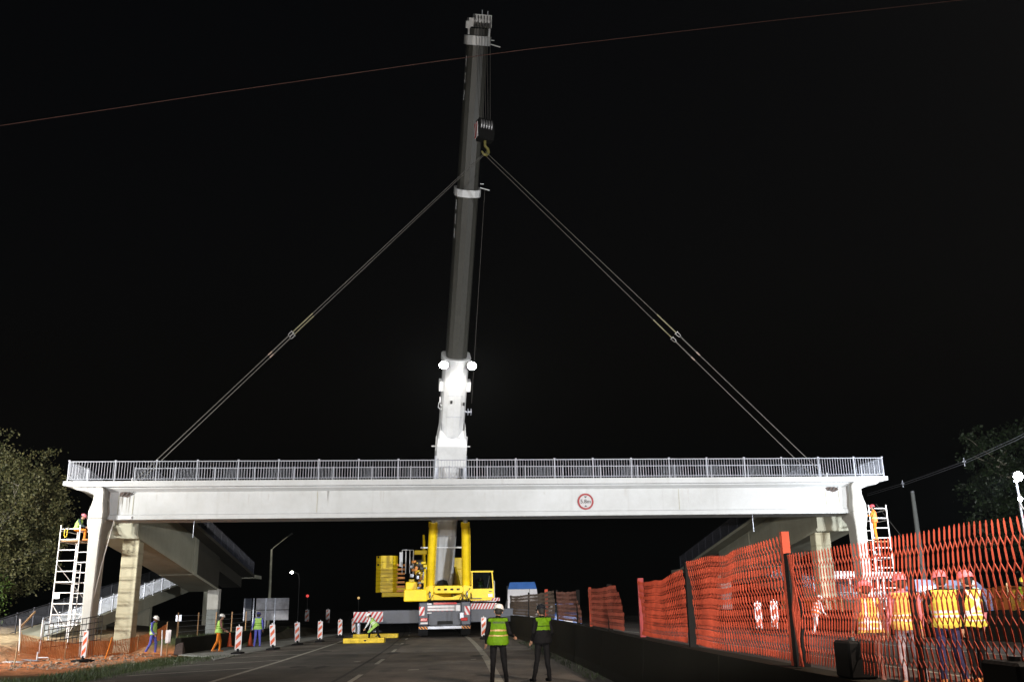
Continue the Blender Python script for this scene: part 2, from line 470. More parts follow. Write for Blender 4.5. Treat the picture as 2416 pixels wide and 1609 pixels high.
h = MB(); h.lathe([(0.105, 0.0), (0.1, 0.01)], (0.0, -0.085, 5.08), 12, axis=(0, -1, -0.1)); h.build('lamp_glass', M_['coollamp'], lh)

# ------------------------------------------------------------------ ground, roads, markings
def xr(y):
    """right edge line of the crane's carriageway"""
    if y < 0: return 0.55 - 0.03 * y
    if y > 140: return 0.55 - 0.03 * 140 - 0.0005 * 140 ** 2 - 0.17 * (y - 140)
    return 0.55 - 0.03 * y - 0.0005 * y * y

def sst(a, b, x):
    t = min(1, max(0, (x - a) / (b - a))); return t * t * (3 - 2 * t)

def gz(x, y):
    s = x - xr(y)
    if s > 3.0:
        return 0.36 if s < 17.0 else 0.36 + 0.35 * sst(17.0, 19.0, s)
    z = -0.03
    if x < -12.5:
        rise = 0.72 * sst(-19.7, -21.6, x) + 0.45 * sst(-21.5, -27, x)
        z += rise * sst(31, 42.5, y)
        z += 0.62 * sst(-14.95, -15.15, x) * (1 - sst(-16.9, -17.6, x)) * sst(44.0, 45.2, y) * (1 - sst(70, 80, y))
        if y < 75 and x > -40:
            k = sst(-13.6, -14.6, x)
            z += k * (0.10 * mnoise.noise((x * 0.5, y * 0.5, 3)) + 0.06 * mnoise.noise((x * 1.7, y * 1.7, 7)))
    return z

xs = [-1200, -500, -200, -100, -70, -50, -42] + [-38 + i for i in range(10)] + [-28 + 0.45 * i for i in range(36)] + [-11.5, -9, -5, -2.5]
ss = [2.0, 2.99, 3.03, 5, 8, 11, 14, 16.6, 17.2, 18, 19, 21, 24, 28, 34, 45, 60, 100, 200, 500, 1200]
ys = [-300, -100, -40, -15, 0, 10, 16, 20] + [22 + 0.6 * i for i in range(64)] + [61 + 2 * i for i in range(10)] + [84, 92, 100, 120, 150, 200, 300, 500, 900, 1600]
V, C = [], []
nx = len(xs) + len(ss)
def gcol(x, y):
    s = x - xr(y)
    n = 0.5 + 0.5 * mnoise.noise((x * 0.35, y * 0.35, 1)); n2 = 0.5 + 0.5 * mnoise.noise((x * 1.3, y * 1.3, 5))
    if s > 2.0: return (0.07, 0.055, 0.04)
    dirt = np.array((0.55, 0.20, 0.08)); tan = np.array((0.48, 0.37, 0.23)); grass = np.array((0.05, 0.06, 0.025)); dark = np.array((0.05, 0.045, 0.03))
    c = dark
    if x < -12:
        w = sst(-13.9, -15.0, x + 1.0 * (n - .5))
        edge = sst(28, 33, y) * (1 - sst(52, 60, y))
        mixd = dirt * (0.75 + 0.5 * n2)
        c = grass * (1 - w) + (mixd * edge + grass * (1 - edge)) * w
        up = sst(-20.3, -21.6, x + 1.5 * (n2 - .5)) * edge
        c = c * (1 - up) + tan * (0.7 + 0.5 * n) * up
        g = sst(0.55, 0.75, n) * 0.5
        c = c * (1 - g) + tan * 0.8 * g * w + c * g * (1 - w)
        if -17.2 < x < -14.9 and y > 44.5: c = grass * 1.6
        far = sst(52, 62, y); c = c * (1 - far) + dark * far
    return tuple(c)
for y in ys:
    for x in xs:
        V.append((x, y, gz(x, y) if abs(x) < 100 and y < 120 else -0.05)); C.append(gcol(x, y))
    for s in ss:
        x = xr(y) + s
        V.append((x, y, gz(x, y) if y < 400 else 0.3)); C.append(gcol(x, y))
F = [(j * nx + i, j * nx + i + 1, (j + 1) * nx + i + 1, (j + 1) * nx + i) for j in range(len(ys) - 1) for i in range(nx - 1)]
me = bpy.data.meshes.new('ground'); me.from_pydata(V, [], F)
ca = me.color_attributes.new('soil', 'FLOAT_COLOR', 'POINT')
ca.data.foreach_set('color', np.c_[np.array(C), np.ones(len(C))].astype(np.float32).ravel())
me.polygons.foreach_set('use_smooth', [True] * len(F))
gm = bpy.data.materials.new('soil and turf'); gm.use_nodes = True
N, L = gm.node_tree.nodes, gm.node_tree.links; b = N['Principled BSDF']; b.inputs['Roughness'].default_value = 0.95; b.inputs['Specular IOR Level'].default_value = 0.2
at = N.new('ShaderNodeVertexColor'); at.layer_name = 'soil'
tc = N.new('ShaderNodeTexCoord')
n1 = N.new('ShaderNodeTexNoise'); n1.inputs['Scale'].default_value = 1.6; n1.inputs['Detail'].default_value = 10; n1.inputs['Roughness'].default_value = 0.7
L.new(tc.outputs['Object'], n1.inputs['Vector'])
mr = N.new('ShaderNodeMapRange'); mr.inputs[1].default_value = 0.3; mr.inputs[2].default_value = 0.7; mr.inputs[3].default_value = 0.5; mr.inputs[4].default_value = 1.35
L.new(n1.outputs['Fac'], mr.inputs[0])
mx = N.new('ShaderNodeVectorMath'); mx.operation = 'SCALE'
L.new(at.outputs[0], mx.inputs[0]); L.new(mr.outputs[0], mx.inputs['Scale']); L.new(mx.outputs[0], b.inputs['Base Color'])
bp = N.new('ShaderNodeBump'); bp.inputs['Strength'].default_value = 0.9; bp.inputs['Distance'].default_value = 0.08
n2 = N.new('ShaderNodeTexNoise'); n2.inputs['Scale'].default_value = 5; n2.inputs['Detail'].default_value = 10; L.new(tc.outputs['Object'], n2.inputs['Vector'])
L.new(n2.outputs['Fac'], bp.inputs['Height']); L.new(bp.outputs[0], b.inputs['Normal'])
me.materials.append(gm)
struct(link('ground', me))

def asphalt(name, c1, c2, patch):
    m = bpy.data.materials.new(name); m.use_nodes = True
    N, L = m.node_tree.nodes, m.node_tree.links; b = N['Principled BSDF']
    tc = N.new('ShaderNodeTexCoord')
    mp = N.new('ShaderNodeMapping'); mp.inputs['Scale'].default_value = (0.8, 0.09, 1); L.new(tc.outputs['Object'], mp.inputs[0])
    a = N.new('ShaderNodeTexNoise'); a.inputs['Scale'].default_value = 1.0; a.inputs['Detail'].default_value = 7; L.new(mp.outputs[0], a.inputs['Vector'])
    f = N.new('ShaderNodeTexNoise'); f.inputs['Scale'].default_value = 30; f.inputs['Detail'].default_value = 8; L.new(tc.outputs['Object'], f.inputs['Vector'])
    rp = N.new('ShaderNodeValToRGB'); rp.color_ramp.elements[0].position = 0.35; rp.color_ramp.elements[1].position = 0.65
    rp.color_ramp.elements[0].color = (*c1, 1); rp.color_ramp.elements[1].color = (*c2, 1); L.new(a.outputs['Fac'], rp.inputs[0])
    mr = N.new('ShaderNodeMapRange'); mr.inputs[1].default_value = 0.3; mr.inputs[2].default_value = 0.7; mr.inputs[3].default_value = 0.6; mr.inputs[4].default_value = 1.3; L.new(f.outputs['Fac'], mr.inputs[0])
    sc = N.new('ShaderNodeVectorMath'); sc.operation = 'SCALE'; L.new(rp.outputs[0], sc.inputs[0]); L.new(mr.outputs[0], sc.inputs['Scale'])
    p = N.new('ShaderNodeTexNoise'); p.inputs['Scale'].default_value = 0.55; p.inputs['Detail'].default_value = 9; p.inputs['Roughness'].default_value = 0.7; L.new(tc.outputs['Object'], p.inputs['Vector'])
    pr = N.new('ShaderNodeMapRange'); pr.inputs[1].default_value = 0.38; pr.inputs[2].default_value = 0.62; pr.inputs[3].default_value = 0.55; pr.inputs[4].default_value = 1.25; L.new(p.outputs['Fac'], pr.inputs[0])
    s2 = N.new('ShaderNodeVectorMath'); s2.operation = 'SCALE'; L.new(sc.outputs[0], s2.inputs[0]); L.new(pr.outputs[0], s2.inputs['Scale'])
    L.new(s2.outputs[0], b.inputs['Base Color']); b.inputs['Roughness'].default_value = 0.75
    bp = N.new('ShaderNodeBump'); bp.inputs['Strength'].default_value = 0.5; bp.inputs['Distance'].default_value = 0.01
    L.new(f.outputs['Fac'], bp.inputs['Height']); L.new(bp.outputs[0], b.inputs['Normal'])
    return m
M_['asphalt'] = asphalt('worn asphalt', (0.045, 0.042, 0.034), (0.115, 0.10, 0.084), 0)
M_['asphalt2'] = asphalt('reddish worn asphalt', (0.06, 0.05, 0.045), (0.11, 0.09, 0.08), 0)
M_['asphalt3'] = asphalt('pale worn lane asphalt', (0.09, 0.08, 0.068), (0.17, 0.145, 0.122), 0)
M_['line'] = pm('worn road paint', (0.36, 0.35, 0.30), 0.7, 0, 0.45, 3.0)
M_['tar'] = pm('black tar joint', (0.012, 0.011, 0.010), 0.8, 0, 0.3, 3.0)

def strip(s0, s1, y0, y1, z, step=2.0, fs=None):
    m = MB(); n = max(2, int((y1 - y0) / step) + 1); V, F = [], []
    for i in range(n):
        y = y0 + (y1 - y0) * i / (n - 1)
        V += [(xr(y) + s0, y, z), (xr(y) + s1, y, z)]
    for i in range(n - 1): F.append((2 * i, 2 * i + 1, 2 * i + 3, 2 * i + 2))
    return m.add(V, F, 0, True)
struct(strip(-11.2, 3.0, -40, 400, 0.0, 4).build('road', M_['asphalt'], recalc=False))
struct(strip(-3.62, 2.2, -40, 400, 0.003, 4).build('lane_surface', M_['asphalt3'], recalc=False))
struct(strip(3.3, 16.9, -40, 400, 0.40, 4).build('road', M_['asphalt2'], recalc=False))
struct(strip(-0.12, 0.12, 4, 300, 0.006).build('road_edge_line', M_['line'], recalc=False))
struct(strip(-7.52, -7.36, 4, 300, 0.006).build('road_edge_line', M_['line'], recalc=False))
for i in range(14):
    y0 = 24.3 + (i - 2) * 8.2
    struct(strip(-3.8, -3.66, y0, y0 + 3.2, 0.006, 1.2).build('lane_dash', M_['line'], recalc=False))
for i in range(8):
    y0 = 30 + i * 4.6
    m = MB(); m.add([(xr(y0) - 10.6, y0 - 1.5, 0.006), (xr(y0) - 10.6, y0 - 1.25, 0.006), (xr(y0) - 7.7, y0 + 1.65, 0.006), (xr(y0) - 7.7, y0 + 1.4, 0.006)], [(0, 3, 2, 1)])
    struct(m.build('hatch_line', M_['line'], recalc=False))
struct(strip(8.2, 8.32, -5, 200, 0.406).build('road_edge_line', M_['line'], recalc=False))
struct(strip(12.6, 12.72, -5, 200, 0.406).build('road_edge_line', M_['line'], recalc=False))
m = MB(); m.ext([(-11.35, 36.6, -0.1), (-12.6, 40.0, -0.1), (-14.45, 41.6, -0.1), (-14.75, 49, -0.1), (-15.0, 72, -0.1), (-13.2, 72, -0.1), (-12.0, 50, -0.1), (-11.6, 40, -0.1)][::-1], (0, 0, 0.125))
struct(m.build('pavement', M_['paving']))
struct(strip(-4.22, -4.12, 4, 200, 0.007).build('tar_joint', M_['tar'], recalc=False))
for k in range(26):      # oil spots, patches and cracks in the surface
    y = rnd.uniform(23, 56); x = xr(y) + rnd.uniform(-7, 1.5); n_ = 9; sx_, sy_ = rnd.uniform(.05, .35), rnd.uniform(.15, 1.1)
    m = MB(); m.add([(x + sx_ * math.cos(i * 2 * math.pi / n_) * rnd.uniform(.5, 1.1), y + sy_ * math.sin(i * 2 * math.pi / n_) * rnd.uniform(.5, 1.1), .0075) for i in range(n_)], [list(range(n_))])
    struct(m.build('oil_spot', M_['tar'] if k % 3 else M_['asphalt'], recalc=False))
# pale scrape mark on the lane
for k, (x, y, w, d) in enumerate([(-2.45, 32.0, 0.65, 0.06), (-3.1, 29.2, 0.17, 0.22), (-5.6, 34.2, 0.12, 0.16), (-6.3, 50.5, 0.14, 0.35), (-1.55, 34.5, 0.1, 0.2)]):
    m = MB(); m.add([(x - w, y - d, .007), (x + w, y - d * .6, .007), (x + w * .9, y + d, .007), (x - w * .8, y + d * .7, .007)], [(0, 1, 2, 3)])
    struct(m.build('paint_mark', M_['line'], recalc=False))

# low retaining wall beside the pavement
t = thing('retaining_wall', 'low dark retaining wall edging the grass behind the pavement', 'wall', (-14.78, 42.6, 0))
m = MB(); V = []
pts = [(-0.05, 0.3), (0.0, 3), (-0.15, 8), (-0.35, 14), (-0.6, 22), (-1.0, 32)]
m.loft([[(x - 0.25, y, -0.2), (x, y, -0.2), (x, y, 0.66 + 0.004 * y), (x - 0.25, y, 0.66 + 0.004 * y)] for x, y in pts])
m.build('wall_body', M_['darkcon'], t)
m = MB(); m.hull([(rnd.uniform(-0.3, 0.25), rnd.uniform(-0.1, 0.28), rnd.uniform(-0.05, 0.5)) for _ in range(20)]); m.build('broken_end', M_['rust'], t)

# median wall
def zw(y): return 1.05 + 0.16 * sst(14, 42, y) + 0.04 * sst(42, 70, y)
def wall(name, label, s_c, y0, y1, ztop, zbot, cap, mat_):
    t = thing(name, label, 'wall', (xr(y0) + s_c, y0, zbot(y0)))
    off = Vector(t.location)
    L_ = 6.0; y = y0; k = 0
    while y < y1:
        ye = min(y + L_ - 0.025, y1)
        rings = []
        for j in range(4):
            yy = y + (ye - y) * j / 3; x = xr(yy) + s_c; zt = ztop(yy); zb = zbot(yy) - 0.1
            prof = [(-0.30, zb), (0.30, zb), (0.22, zb + 0.3), (0.15, zt), (-0.15, zt), (-0.22, zb + 0.3)]
            rings.append([Vector((x + a, yy, z)) - off for a, z in prof])
        m = MB(); m.loft(rings); m.build('barrier_segment', mat_, t)
        y += L_; k += 1
    return t
wall('median_wall', 'long dark concrete median wall below the orange net fence', 3.0, 2.0, 122.0, zw, lambda y: 0.0, 0.3, M_['darkcon'])
wall('roadside_wall', 'dark concrete barrier along the far carriageway below the orange netting', 17.15, 14.0, 80.0, lambda y: 1.38, lambda y: 0.38, 0.3, M_['darkcon'])

# ------------------------------------------------------------------ footbridge frame (local axes along the deck)
ANG = math.atan2(2.8, 35.55); O = Vector((-1.2, 44.6, 0)); EX = Vector((math.cos(ANG), math.sin(ANG), 0)); EY = Vector((-math.sin(ANG), math.cos(ANG), 0))
def LW(x, y, z=0.0): return O + EX * x + EY * y + Vector((0, 0, z))

br = thing('footbridge', 'long white concrete footbridge span with barred railings hanging from slings', 'footbridge', LW(0, 0, 5.94), ANG)
zb = 5.94
def bz(z): return z - zb
# girder: closed profile swept along the span
m = MB()
prof = [(0.42, 5.94), (0.42, 6.14), (0.47, 6.18), (0.47, 7.22), (0.24, 7.36), (0.24, 7.44), (2.36, 7.44), (2.36, 7.36), (2.13, 7.22), (2.13, 6.18), (2.18, 6.14), (2.18, 5.94)]
m.ext([(-17.85, y, bz(z)) for y, z in prof], (35.7, 0, 0))
m.build('girder', M_['beam'], br)
m = MB()
m.ext([(x, 0.0, bz(z)) for x, z in [(-19.8, 7.69), (-19.8, 7.50), (-19.3, 7.42), (-18.85, 7.42), (18.85, 7.42), (19.3, 7.42), (19.8, 7.50), (19.8, 7.69)]], (0, 2.6, 0))
m.build('deck_slab', M_['beam'], br)
for sx in (-1, 1):
    m = MB(); m.ext([(sx * 19.45, 0.25, bz(7.43)), (sx * 17.86, 0.25, bz(7.43)), (sx * 17.86, 0.25, bz(7.0)), (sx * 18.3, 0.25, bz(7.02)), (sx * 18.8, 0.25, bz(7.26)), (sx * 19.25, 0.25, bz(7.32))], (0, 2.1, 0))
    m.build('end_bracket', M_['beam'], br)
    # lifting pocket with torn edges and bent bars
    m = MB()
    x0 = sx * 17.05
    pl = [(x0 + 0.33 * math.cos(a) * (0.7 + 0.5 * rnd.random()), 0.452, bz(7.12) + 0.13 * math.sin(a) * (0.7 + 0.6 * rnd.random())) for a in [i * math.pi / 5 for i in range(10)]]
    m.ext(pl, (0, 0.03, 0)); pk = m.build('lifting_pocket', M_['rust'], br)
    m = MB()
    for k in range(3): m.tube([(x0 - 0.2 + 0.18 * k, 0.46, bz(7.05)), (x0 - 0.1 + 0.18 * k, 0.40, bz(7.12)), (x0 - 0.05 + 0.2 * k, 0.41, bz(7.23))], 0.02, 6)
    m.build('bent_bar', M_['dsteel'], pk)
    for xa in (x0 - 0.33, x0 + 0.34):
        m = MB(); m.bx(xa, xa + 0.03, 0.455, 0.475, bz(6.19), bz(7.07)); m.build('joint_edge', M_['ramp'], br)
    for k in range(7):
        xx = x0 + rnd.uniform(-.38, .4); w_ = rnd.uniform(.012, .05); l_ = rnd.uniform(.35, .85)
        m = MB(); m.add([(xx - w_, .4665, bz(7.02)), (xx + w_, .4665, bz(7.04)), (xx + w_ * .7, .4665, bz(7.0) - l_ * .6), (xx + w_ * .2, .4665, bz(7.0) - l_), (xx - w_ * .5, .4665, bz(7.0) - l_ * .7)], [(0, 4, 3, 2, 1)]); m.build('rust_streak', M_['streak'], br, recalc=False)
    m = MB(); m.bx(x0 - 0.2, x0 + 0.36, 0.36, 0.42, bz(5.98), bz(6.1)); m.build('bearing_plate', M_['signwhite'], br)
# panel joints of the girder face
for x in (-8.2, 9.3):
    m = MB(); m.bx(x, x + 0.03, 0.462, 0.48, bz(6.2), bz(7.2)); m.build('panel_joint', M_['ramp'], br)
for x, z0, z1 in ((-14.05, 5.2, 5.94), (13.2, 5.2, 5.94)):
    m = MB(); m.tube([(x, 1.3, bz(z1)), (x, 1.3, bz(z0))], 0.018, 6); m.lathe([(0.035, 0), (0.035, 0.06)], (x, 1.3, bz(z0) - 0.05), 8); m.build('hanger_rod', M_['galv'], br)

# railings: each baluster of the front railing is its own piece
bal = MB(); bal.bx(-0.008, 0.008, -0.006, 0.006, bz(7.80), bz(8.60)); BAL = bal.mesh('baluster', M_['rail'])
pst = MB(); pst.bx(-0.022, 0.022, -0.02, 0.02, bz(7.69), bz(8.655)); pst.bx(-0.045, 0.045, -0.03, 0.03, bz(8.64), bz(8.68)); PST = pst.mesh('post', M_['rail'])
def railing_front():
    m = MB(); y = 0.10
    m.bx(-19.68, 19.68, y - 0.03, y + 0.03, bz(8.59), bz(8.625)); m.bx(-19.68, 19.68, y - 0.018, y + 0.018, bz(7.78), bz(7.805))
    r_ = m.build('railing', M_['rail'], br)
    n = 299; pitch = 39.2 / n
    for i in range(n + 1):
        o = link('baluster', BAL, r_, (-19.6 + i * pitch, y, 0))
    k = -19.68
    posts = [-19.66] + [-17.55 + 1.885 * j for j in range(19)] + [18.2, 19.66]
    for p in posts: link('post', PST, r_, (p, y, 0))
railing_front()
def baluster_run(mb, a, b, h0, h1, pitch=0.13, w=0.013, posts=1.9, ph=1.0):
    a, b = Vector(a), Vector(b); d = b - a; Lh = math.hypot(d.x, d.y); n = int(Lh / pitch)
    t = Vector((d.x, d.y, 0)).normalized()
    for i in range(n + 1):
        p = a + d * (i / n); mb.bar(p + Vector((0, 0, h0)), p + Vector((0, 0, h1)), w, 0.012, up=t)
    return mb
def rail_run(parent, a, b, mat_, height=0.94, name='railing', pitch=0.13):
    """one straight run of railing: rails, posts, and the bars as one joined piece"""
    a, b = Vector(a), Vector(b); m = MB(); up = Vector((0, 0, 1))
    m.bar(a + up * height, b + up * height, 0.05, 0.036); m.bar(a + up * 0.1, b + up * 0.1, 0.03, 0.026)
    n = max(1, round((b - a).length / 1.9))
    for i in range(n + 1):
        p = a + (b - a) * (i / n); m.bar(p, p + up * (height + 0.05), 0.05, 0.045, up=(b - a).normalized())
    r_ = m.build(name, mat_, parent)
    stuff(baluster_run(MB(), a, b, 0.1, height, pitch).build('balusters', mat_, r_))
    return r_
rail_run(br, (-17.4, 2.5, bz(7.69)), (17.45, 2.5, bz(7.69)), M_['rail'])
for sx in (-1, 1):
    rail_run(br, (sx * 19.66, 0.12, bz(7.69)), (sx * 19.66, 2.55, bz(7.69)), M_['rail'], pitch=0.11)

for k in range(34):      # rain stains running down the girder face
    xx = rnd.uniform(-16, 16); w_ = rnd.uniform(.01, .06); l_ = rnd.uniform(.15, .8); z_ = 7.21 if k % 4 else 7.1
    m = MB(); m.add([(xx - w_, .4668, bz(z_)), (xx + w_, .4668, bz(z_)), (xx + w_ * .6, .4668, bz(z_) - l_ * .6), (xx + w_ * .1, .4668, bz(z_) - l_), (xx - w_ * .5, .4668, bz(z_) - l_ * .7)], [(0, 4, 3, 2, 1)]); m.build('rain_stain', M_['streak2'], br, recalc=False)
# height sign fixed to the girder face
sg = thing('height_limit_sign', 'round red rimmed sign reading 5.8m on the white girder', 'sign', LW(4.69, 0.455, 6.61), ANG)
m = MB(); m.lathe([(0.38, 0.0), (0.38, 0.015)], (0, 0, 0), 40, axis=(0, -1, 0), smooth=False); m.build('plate', M_['plate'], sg)
m = MB(); rg = []
for r_, d in ((0.305, 0.016), (0.395, 0.016), (0.395, 0.024), (0.305, 0.024)):
    rg.append([(r_ * math.cos(a), -d, r_ * math.sin(a)) for a in [2 * math.pi * i / 48 for i in range(48)]])
m.loft(rg + [rg[0]], caps=False); m.build('rim', M_['rimred'], sg)
for s in (1, -1):
    m = MB(); m.ext([(-0.085, -0.018, s * 0.255), (0.085, -0.018, s * 0.255), (0, -0.018, s * 0.165)], (0, -0.004, 0)); m.build('arrow', M_['black'], sg)
lm = text_mesh('5.8m', 0.26, 0.008); lm.materials.append(M_['black'])
lo = link('lettering', lm, sg, (0, -0.026, 0)); lo.rotation_euler = (R(90), 0, 0)

# ------------------------------------------------------------------ piers
def pier(sx, base, label):
    t = thing('bridge_pier', label, 'pier', LW(sx * 18.15, 0.0, base), ANG)
    Z = lambda z: z - base
    def ring(x0, x1, y0, y1, z):   # x measured outward from the deck centre line side; inner = x0 outer = x1
        c = 0.05
        a, b = sx * (x0 - 18.15), sx * (x1 - 18.15)
        lo_, hi_ = min(a, b), max(a, b)
        return [(lo_ + c, y0, Z(z)), (hi_ - c, y0, Z(z)), (hi_, y0 + c, Z(z)), (hi_, y1 - c, Z(z)), (hi_ - c, y1, Z(z)), (lo_ + c, y1, Z(z)), (lo_, y1 - c, Z(z)), (lo_, y0 + c, Z(z))]
    m = MB(); m.loft([ring(17.95, 18.33, 0.05, 0.85, base - 0.15), ring(17.88, 18.42, 0.0, 0.95, 5.2), ring(17.86, 18.46, -0.02, 1.05, 5.45), ring(17.82, 18.52, -0.05, 1.45, 5.75), ring(17.82, 18.52, -0.05, 1.45, 5.97)])
    m.build('shaft', M_['pier'], t)
    m = MB(); m.loft([ring(17.83, 18.515, -0.045, 1.445, 5.985), ring(17.82, 18.52, -0.05, 1.45, 6.3), ring(17.86, 18.42, -0.05, 1.2, 6.6), ring(17.87, 18.36, -0.05, 0.55, 6.85), ring(17.87, 18.36, -0.05, 0.5, 7.2), ring(17.93, 18.34, -0.03, 0.45, 7.36), ring(18.02, 18.32, 0.0, 0.42, 7.41)])
    m.build('head', M_['pier'], t)
    return t
pier(-1, 0.0, 'slender white pier standing beside the seated worker\'s scaffold tower')
pier(1, 0.62, 'slender white pier behind the orange net fence beside a scaffold tower')

# ------------------------------------------------------------------ approach ramps on both banks
def approach(sx, base, label):
    t = thing('approach_ramp', label, 'ramp', LW(sx * 18, 2.6, base), ANG)
    X = lambda x: sx * (x - 18.0)
    def q(x, y, z): return (X(x), y - 2.6, z - base)
    top = lambda y: 7.66 - 0.124 * (y - 2.7)
    bot = lambda y: 5.60 - 0.122 * y
    def sect(f, y0, y1, mat_, name, n=2):
        rings = []
        for i in range(n):
            y = y0 + (y1 - y0) * i / (n - 1); rings.append([q(*p) for p in f(y)])
        m = MB(); m.loft(rings); return m.build(name, mat_, t)
    # beam web, slab, landing
    sect(lambda y: [(17.05, y, bot(y)), (18.95, y, bot(y)), (18.95, y, top(y) - 0.2), (17.05, y, top(y) - 0.2)], 2.7, 14.0, M_['ramp'], 'ramp_beam')
    sect(lambda y: [(17.06, y, bot(y)), (18.94, y, bot(y)), (18.94, y, top(y) - 0.2), (17.06, y, top(y) - 0.2)], 14.0, 20.5, M_['shadecon' if sx < 0 else 'ramp'], 'ramp_beam')
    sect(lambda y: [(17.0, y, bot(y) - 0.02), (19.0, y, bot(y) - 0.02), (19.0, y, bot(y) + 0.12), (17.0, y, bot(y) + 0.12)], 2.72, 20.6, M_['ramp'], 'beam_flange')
    sect(lambda y: [(16.35, y, top(y) - 0.18), (19.8, y, top(y) - 0.18), (19.8, y, top(y)), (16.35, y, top(y))], 2.65, 29.0, M_['shadecon' if sx < 0 else 'ramp'], 'ramp_slab')
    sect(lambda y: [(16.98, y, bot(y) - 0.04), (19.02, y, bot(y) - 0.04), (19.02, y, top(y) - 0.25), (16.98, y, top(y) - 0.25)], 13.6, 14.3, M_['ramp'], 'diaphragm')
    sect(lambda y: [(17.3, y, top(y) - 0.9), (18.7, y, top(y) - 0.9), (18.7, y, top(y) - 0.17), (17.3, y, top(y) - 0.17)], 20.6, 29.0, M_['shadecon'], 'ramp_beam')
    m = MB(); a, b = q(16.3, 29.0, 4.15), q(23.2, 31.5, 4.4); m.bx(min(a[0], b[0]), max(a[0], b[0]), a[1], b[1], a[2], b[2]); m.build('landing', M_['ramp'], t)
    # columns
    def col(x0, x1, y0, y1, z0, z1, mat_, name='column', cz=None):
        m = MB(); a, b = q(x0, y0, z0), q(x1, y1, z1)
        m.cbx(min(a[0], b[0]), max(a[0], b[0]), a[1], b[1], a[2], b[2], 0.03); return m.build(name, mat_, t)
    col(17.05, 17.86, 3.1, 3.85, base - 0.2, 5.35, M_['cast'])
    col(16.9, 17.62, 20.0, 20.7, base + 1.9, 3.22, M_['pier']); col(16.91, 17.61, 20.01, 20.69, base - 0.3, base + 1.9, M_['greypaint'], 'column_foot')
    col(19.6, 20.2, 29.6, 30.4, base - 0.3, 4.16, M_['ramp'])
    # lower flight coming back beside the upper one
    low = lambda y: 0.72 + 0.131 * (y - 3.2) + base * 0.5
    sect(lambda y: [(20.95, y, low(y) - 0.5 - 0.01 * y), (23.1, y, low(y) - 0.5 - 0.01 * y), (23.1, y, low(y)), (20.95, y, low(y))], 2.6, 29.0, M_['ramp'], 'lower_ramp_slab')
    for yy in (12.0, 20.5): col(21.4, 22.6, yy, yy + 0.6, base - 0.3, low(yy) - 0.55, M_['ramp'])
    rail_run(t, q(21.0, 2.6, low(2.6)), q(21.0, 29.0, low(29.0)), M_['galv'])
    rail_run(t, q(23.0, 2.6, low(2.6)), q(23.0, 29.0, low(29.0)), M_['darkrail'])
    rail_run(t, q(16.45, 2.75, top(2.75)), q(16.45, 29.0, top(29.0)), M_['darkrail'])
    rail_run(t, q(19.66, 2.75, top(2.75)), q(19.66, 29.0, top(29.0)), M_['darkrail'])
    if sx < 0: rail_run(t, q(23.0, 2.55, 0.72), q(24.2, -4.5, 0.85), M_['galv'])
    # bollard-like stub wall and dark service box under the flight
    m = MB(); a, b = q(20.96, 9.5, 0.75), q(20.90, 10.6, 1.35)
    return t
approach(-1, 0.0, 'switchback concrete approach ramp beside the large olive tree')
approach(1, 0.55, 'switchback concrete approach ramp behind the orange net fence')
# ------------------------------------------------------------------ people
M_['skin'] = pm('skin', (0.17, 0.085, 0.05), 0.55, 0, 0.12, 20)
M_['skin2'] = pm('lighter skin', (0.36, 0.2, 0.13), 0.55, 0, 0.12, 20)
M_['hair'] = pm('dark hair', (0.01, 0.009, 0.008), 0.8, 0, 0.3, 30)
M_['lime'] = pm('lime safety cloth', (0.095, 0.205, 0.004), 0.7, 0, 0.14, 9, bump=0.4, bscale=14, spec=0.15)
M_['limeP'] = pm('pale lime safety cloth', (0.33, 0.54, 0.13), 0.7, 0, 0.14, 9, bump=0.4, bscale=14, spec=0.15)
M_['vestY'] = pm('yellow safety cloth', (0.56, 0.46, 0.07), 0.7, 0, 0.14, 9, bump=0.4, bscale=14, spec=0.15)
M_['vestO'] = pm('amber yellow safety cloth', (0.62, 0.40, 0.10), 0.7, 0, 0.14, 9, bump=0.4, bscale=14, spec=0.15)
M_['vestR'] = pm('orange red safety cloth', (0.8, 0.17, 0.05), 0.7, 0, 0.14, 9, bump=0.4, bscale=14, spec=0.15)
M_['refl'] = pm('silver reflective tape', (0.62, 0.60, 0.66), 0.35, 0.1, 0.1, 12)
M_['reflbrown'] = pm('dull reflective tape', (0.42, 0.26, 0.10), 0.45, 0.1, 0.15, 12)
M_['cblack'] = pm('black cloth', (0.006, 0.006, 0.007), 0.85, 0, 0.3, 12, bump=0.5, bscale=16, spec=0.12)
M_['cnavy'] = pm('navy cloth', (0.03, 0.03, 0.075), 0.85, 0, 0.25, 12, bump=0.5, bscale=16, spec=0.12)
M_['cblue'] = pm('royal blue cloth', (0.10, 0.11, 0.42), 0.85, 0, 0.2, 12, bump=0.5, bscale=16, spec=0.12)
M_['corange'] = pm('orange work cloth', (0.55, 0.16, 0.02), 0.85, 0, 0.22, 12, bump=0.5, bscale=16, spec=0.12)
M_['cgrey'] = pm('lilac grey cloth', (0.30, 0.25, 0.28), 0.85, 0, 0.2, 12, bump=0.5, bscale=16, spec=0.12)
M_['cbrown'] = pm('brown cloth', (0.16, 0.08, 0.07), 0.85, 0, 0.2, 12, bump=0.5, bscale=16, spec=0.12)
M_['cpink'] = pm('rose cloth', (0.55, 0.20, 0.24), 0.85, 0, 0.2, 12, bump=0.5, bscale=16, spec=0.12)
M_['cwhite'] = pm('white cloth', (0.7, 0.7, 0.72), 0.85, 0, 0.1, 12, bump=0.5, bscale=16, spec=0.12)
M_['cteal'] = pm('slate cloth', (0.05, 0.07, 0.08), 0.85, 0, 0.2, 12, bump=0.5, bscale=16, spec=0.12)
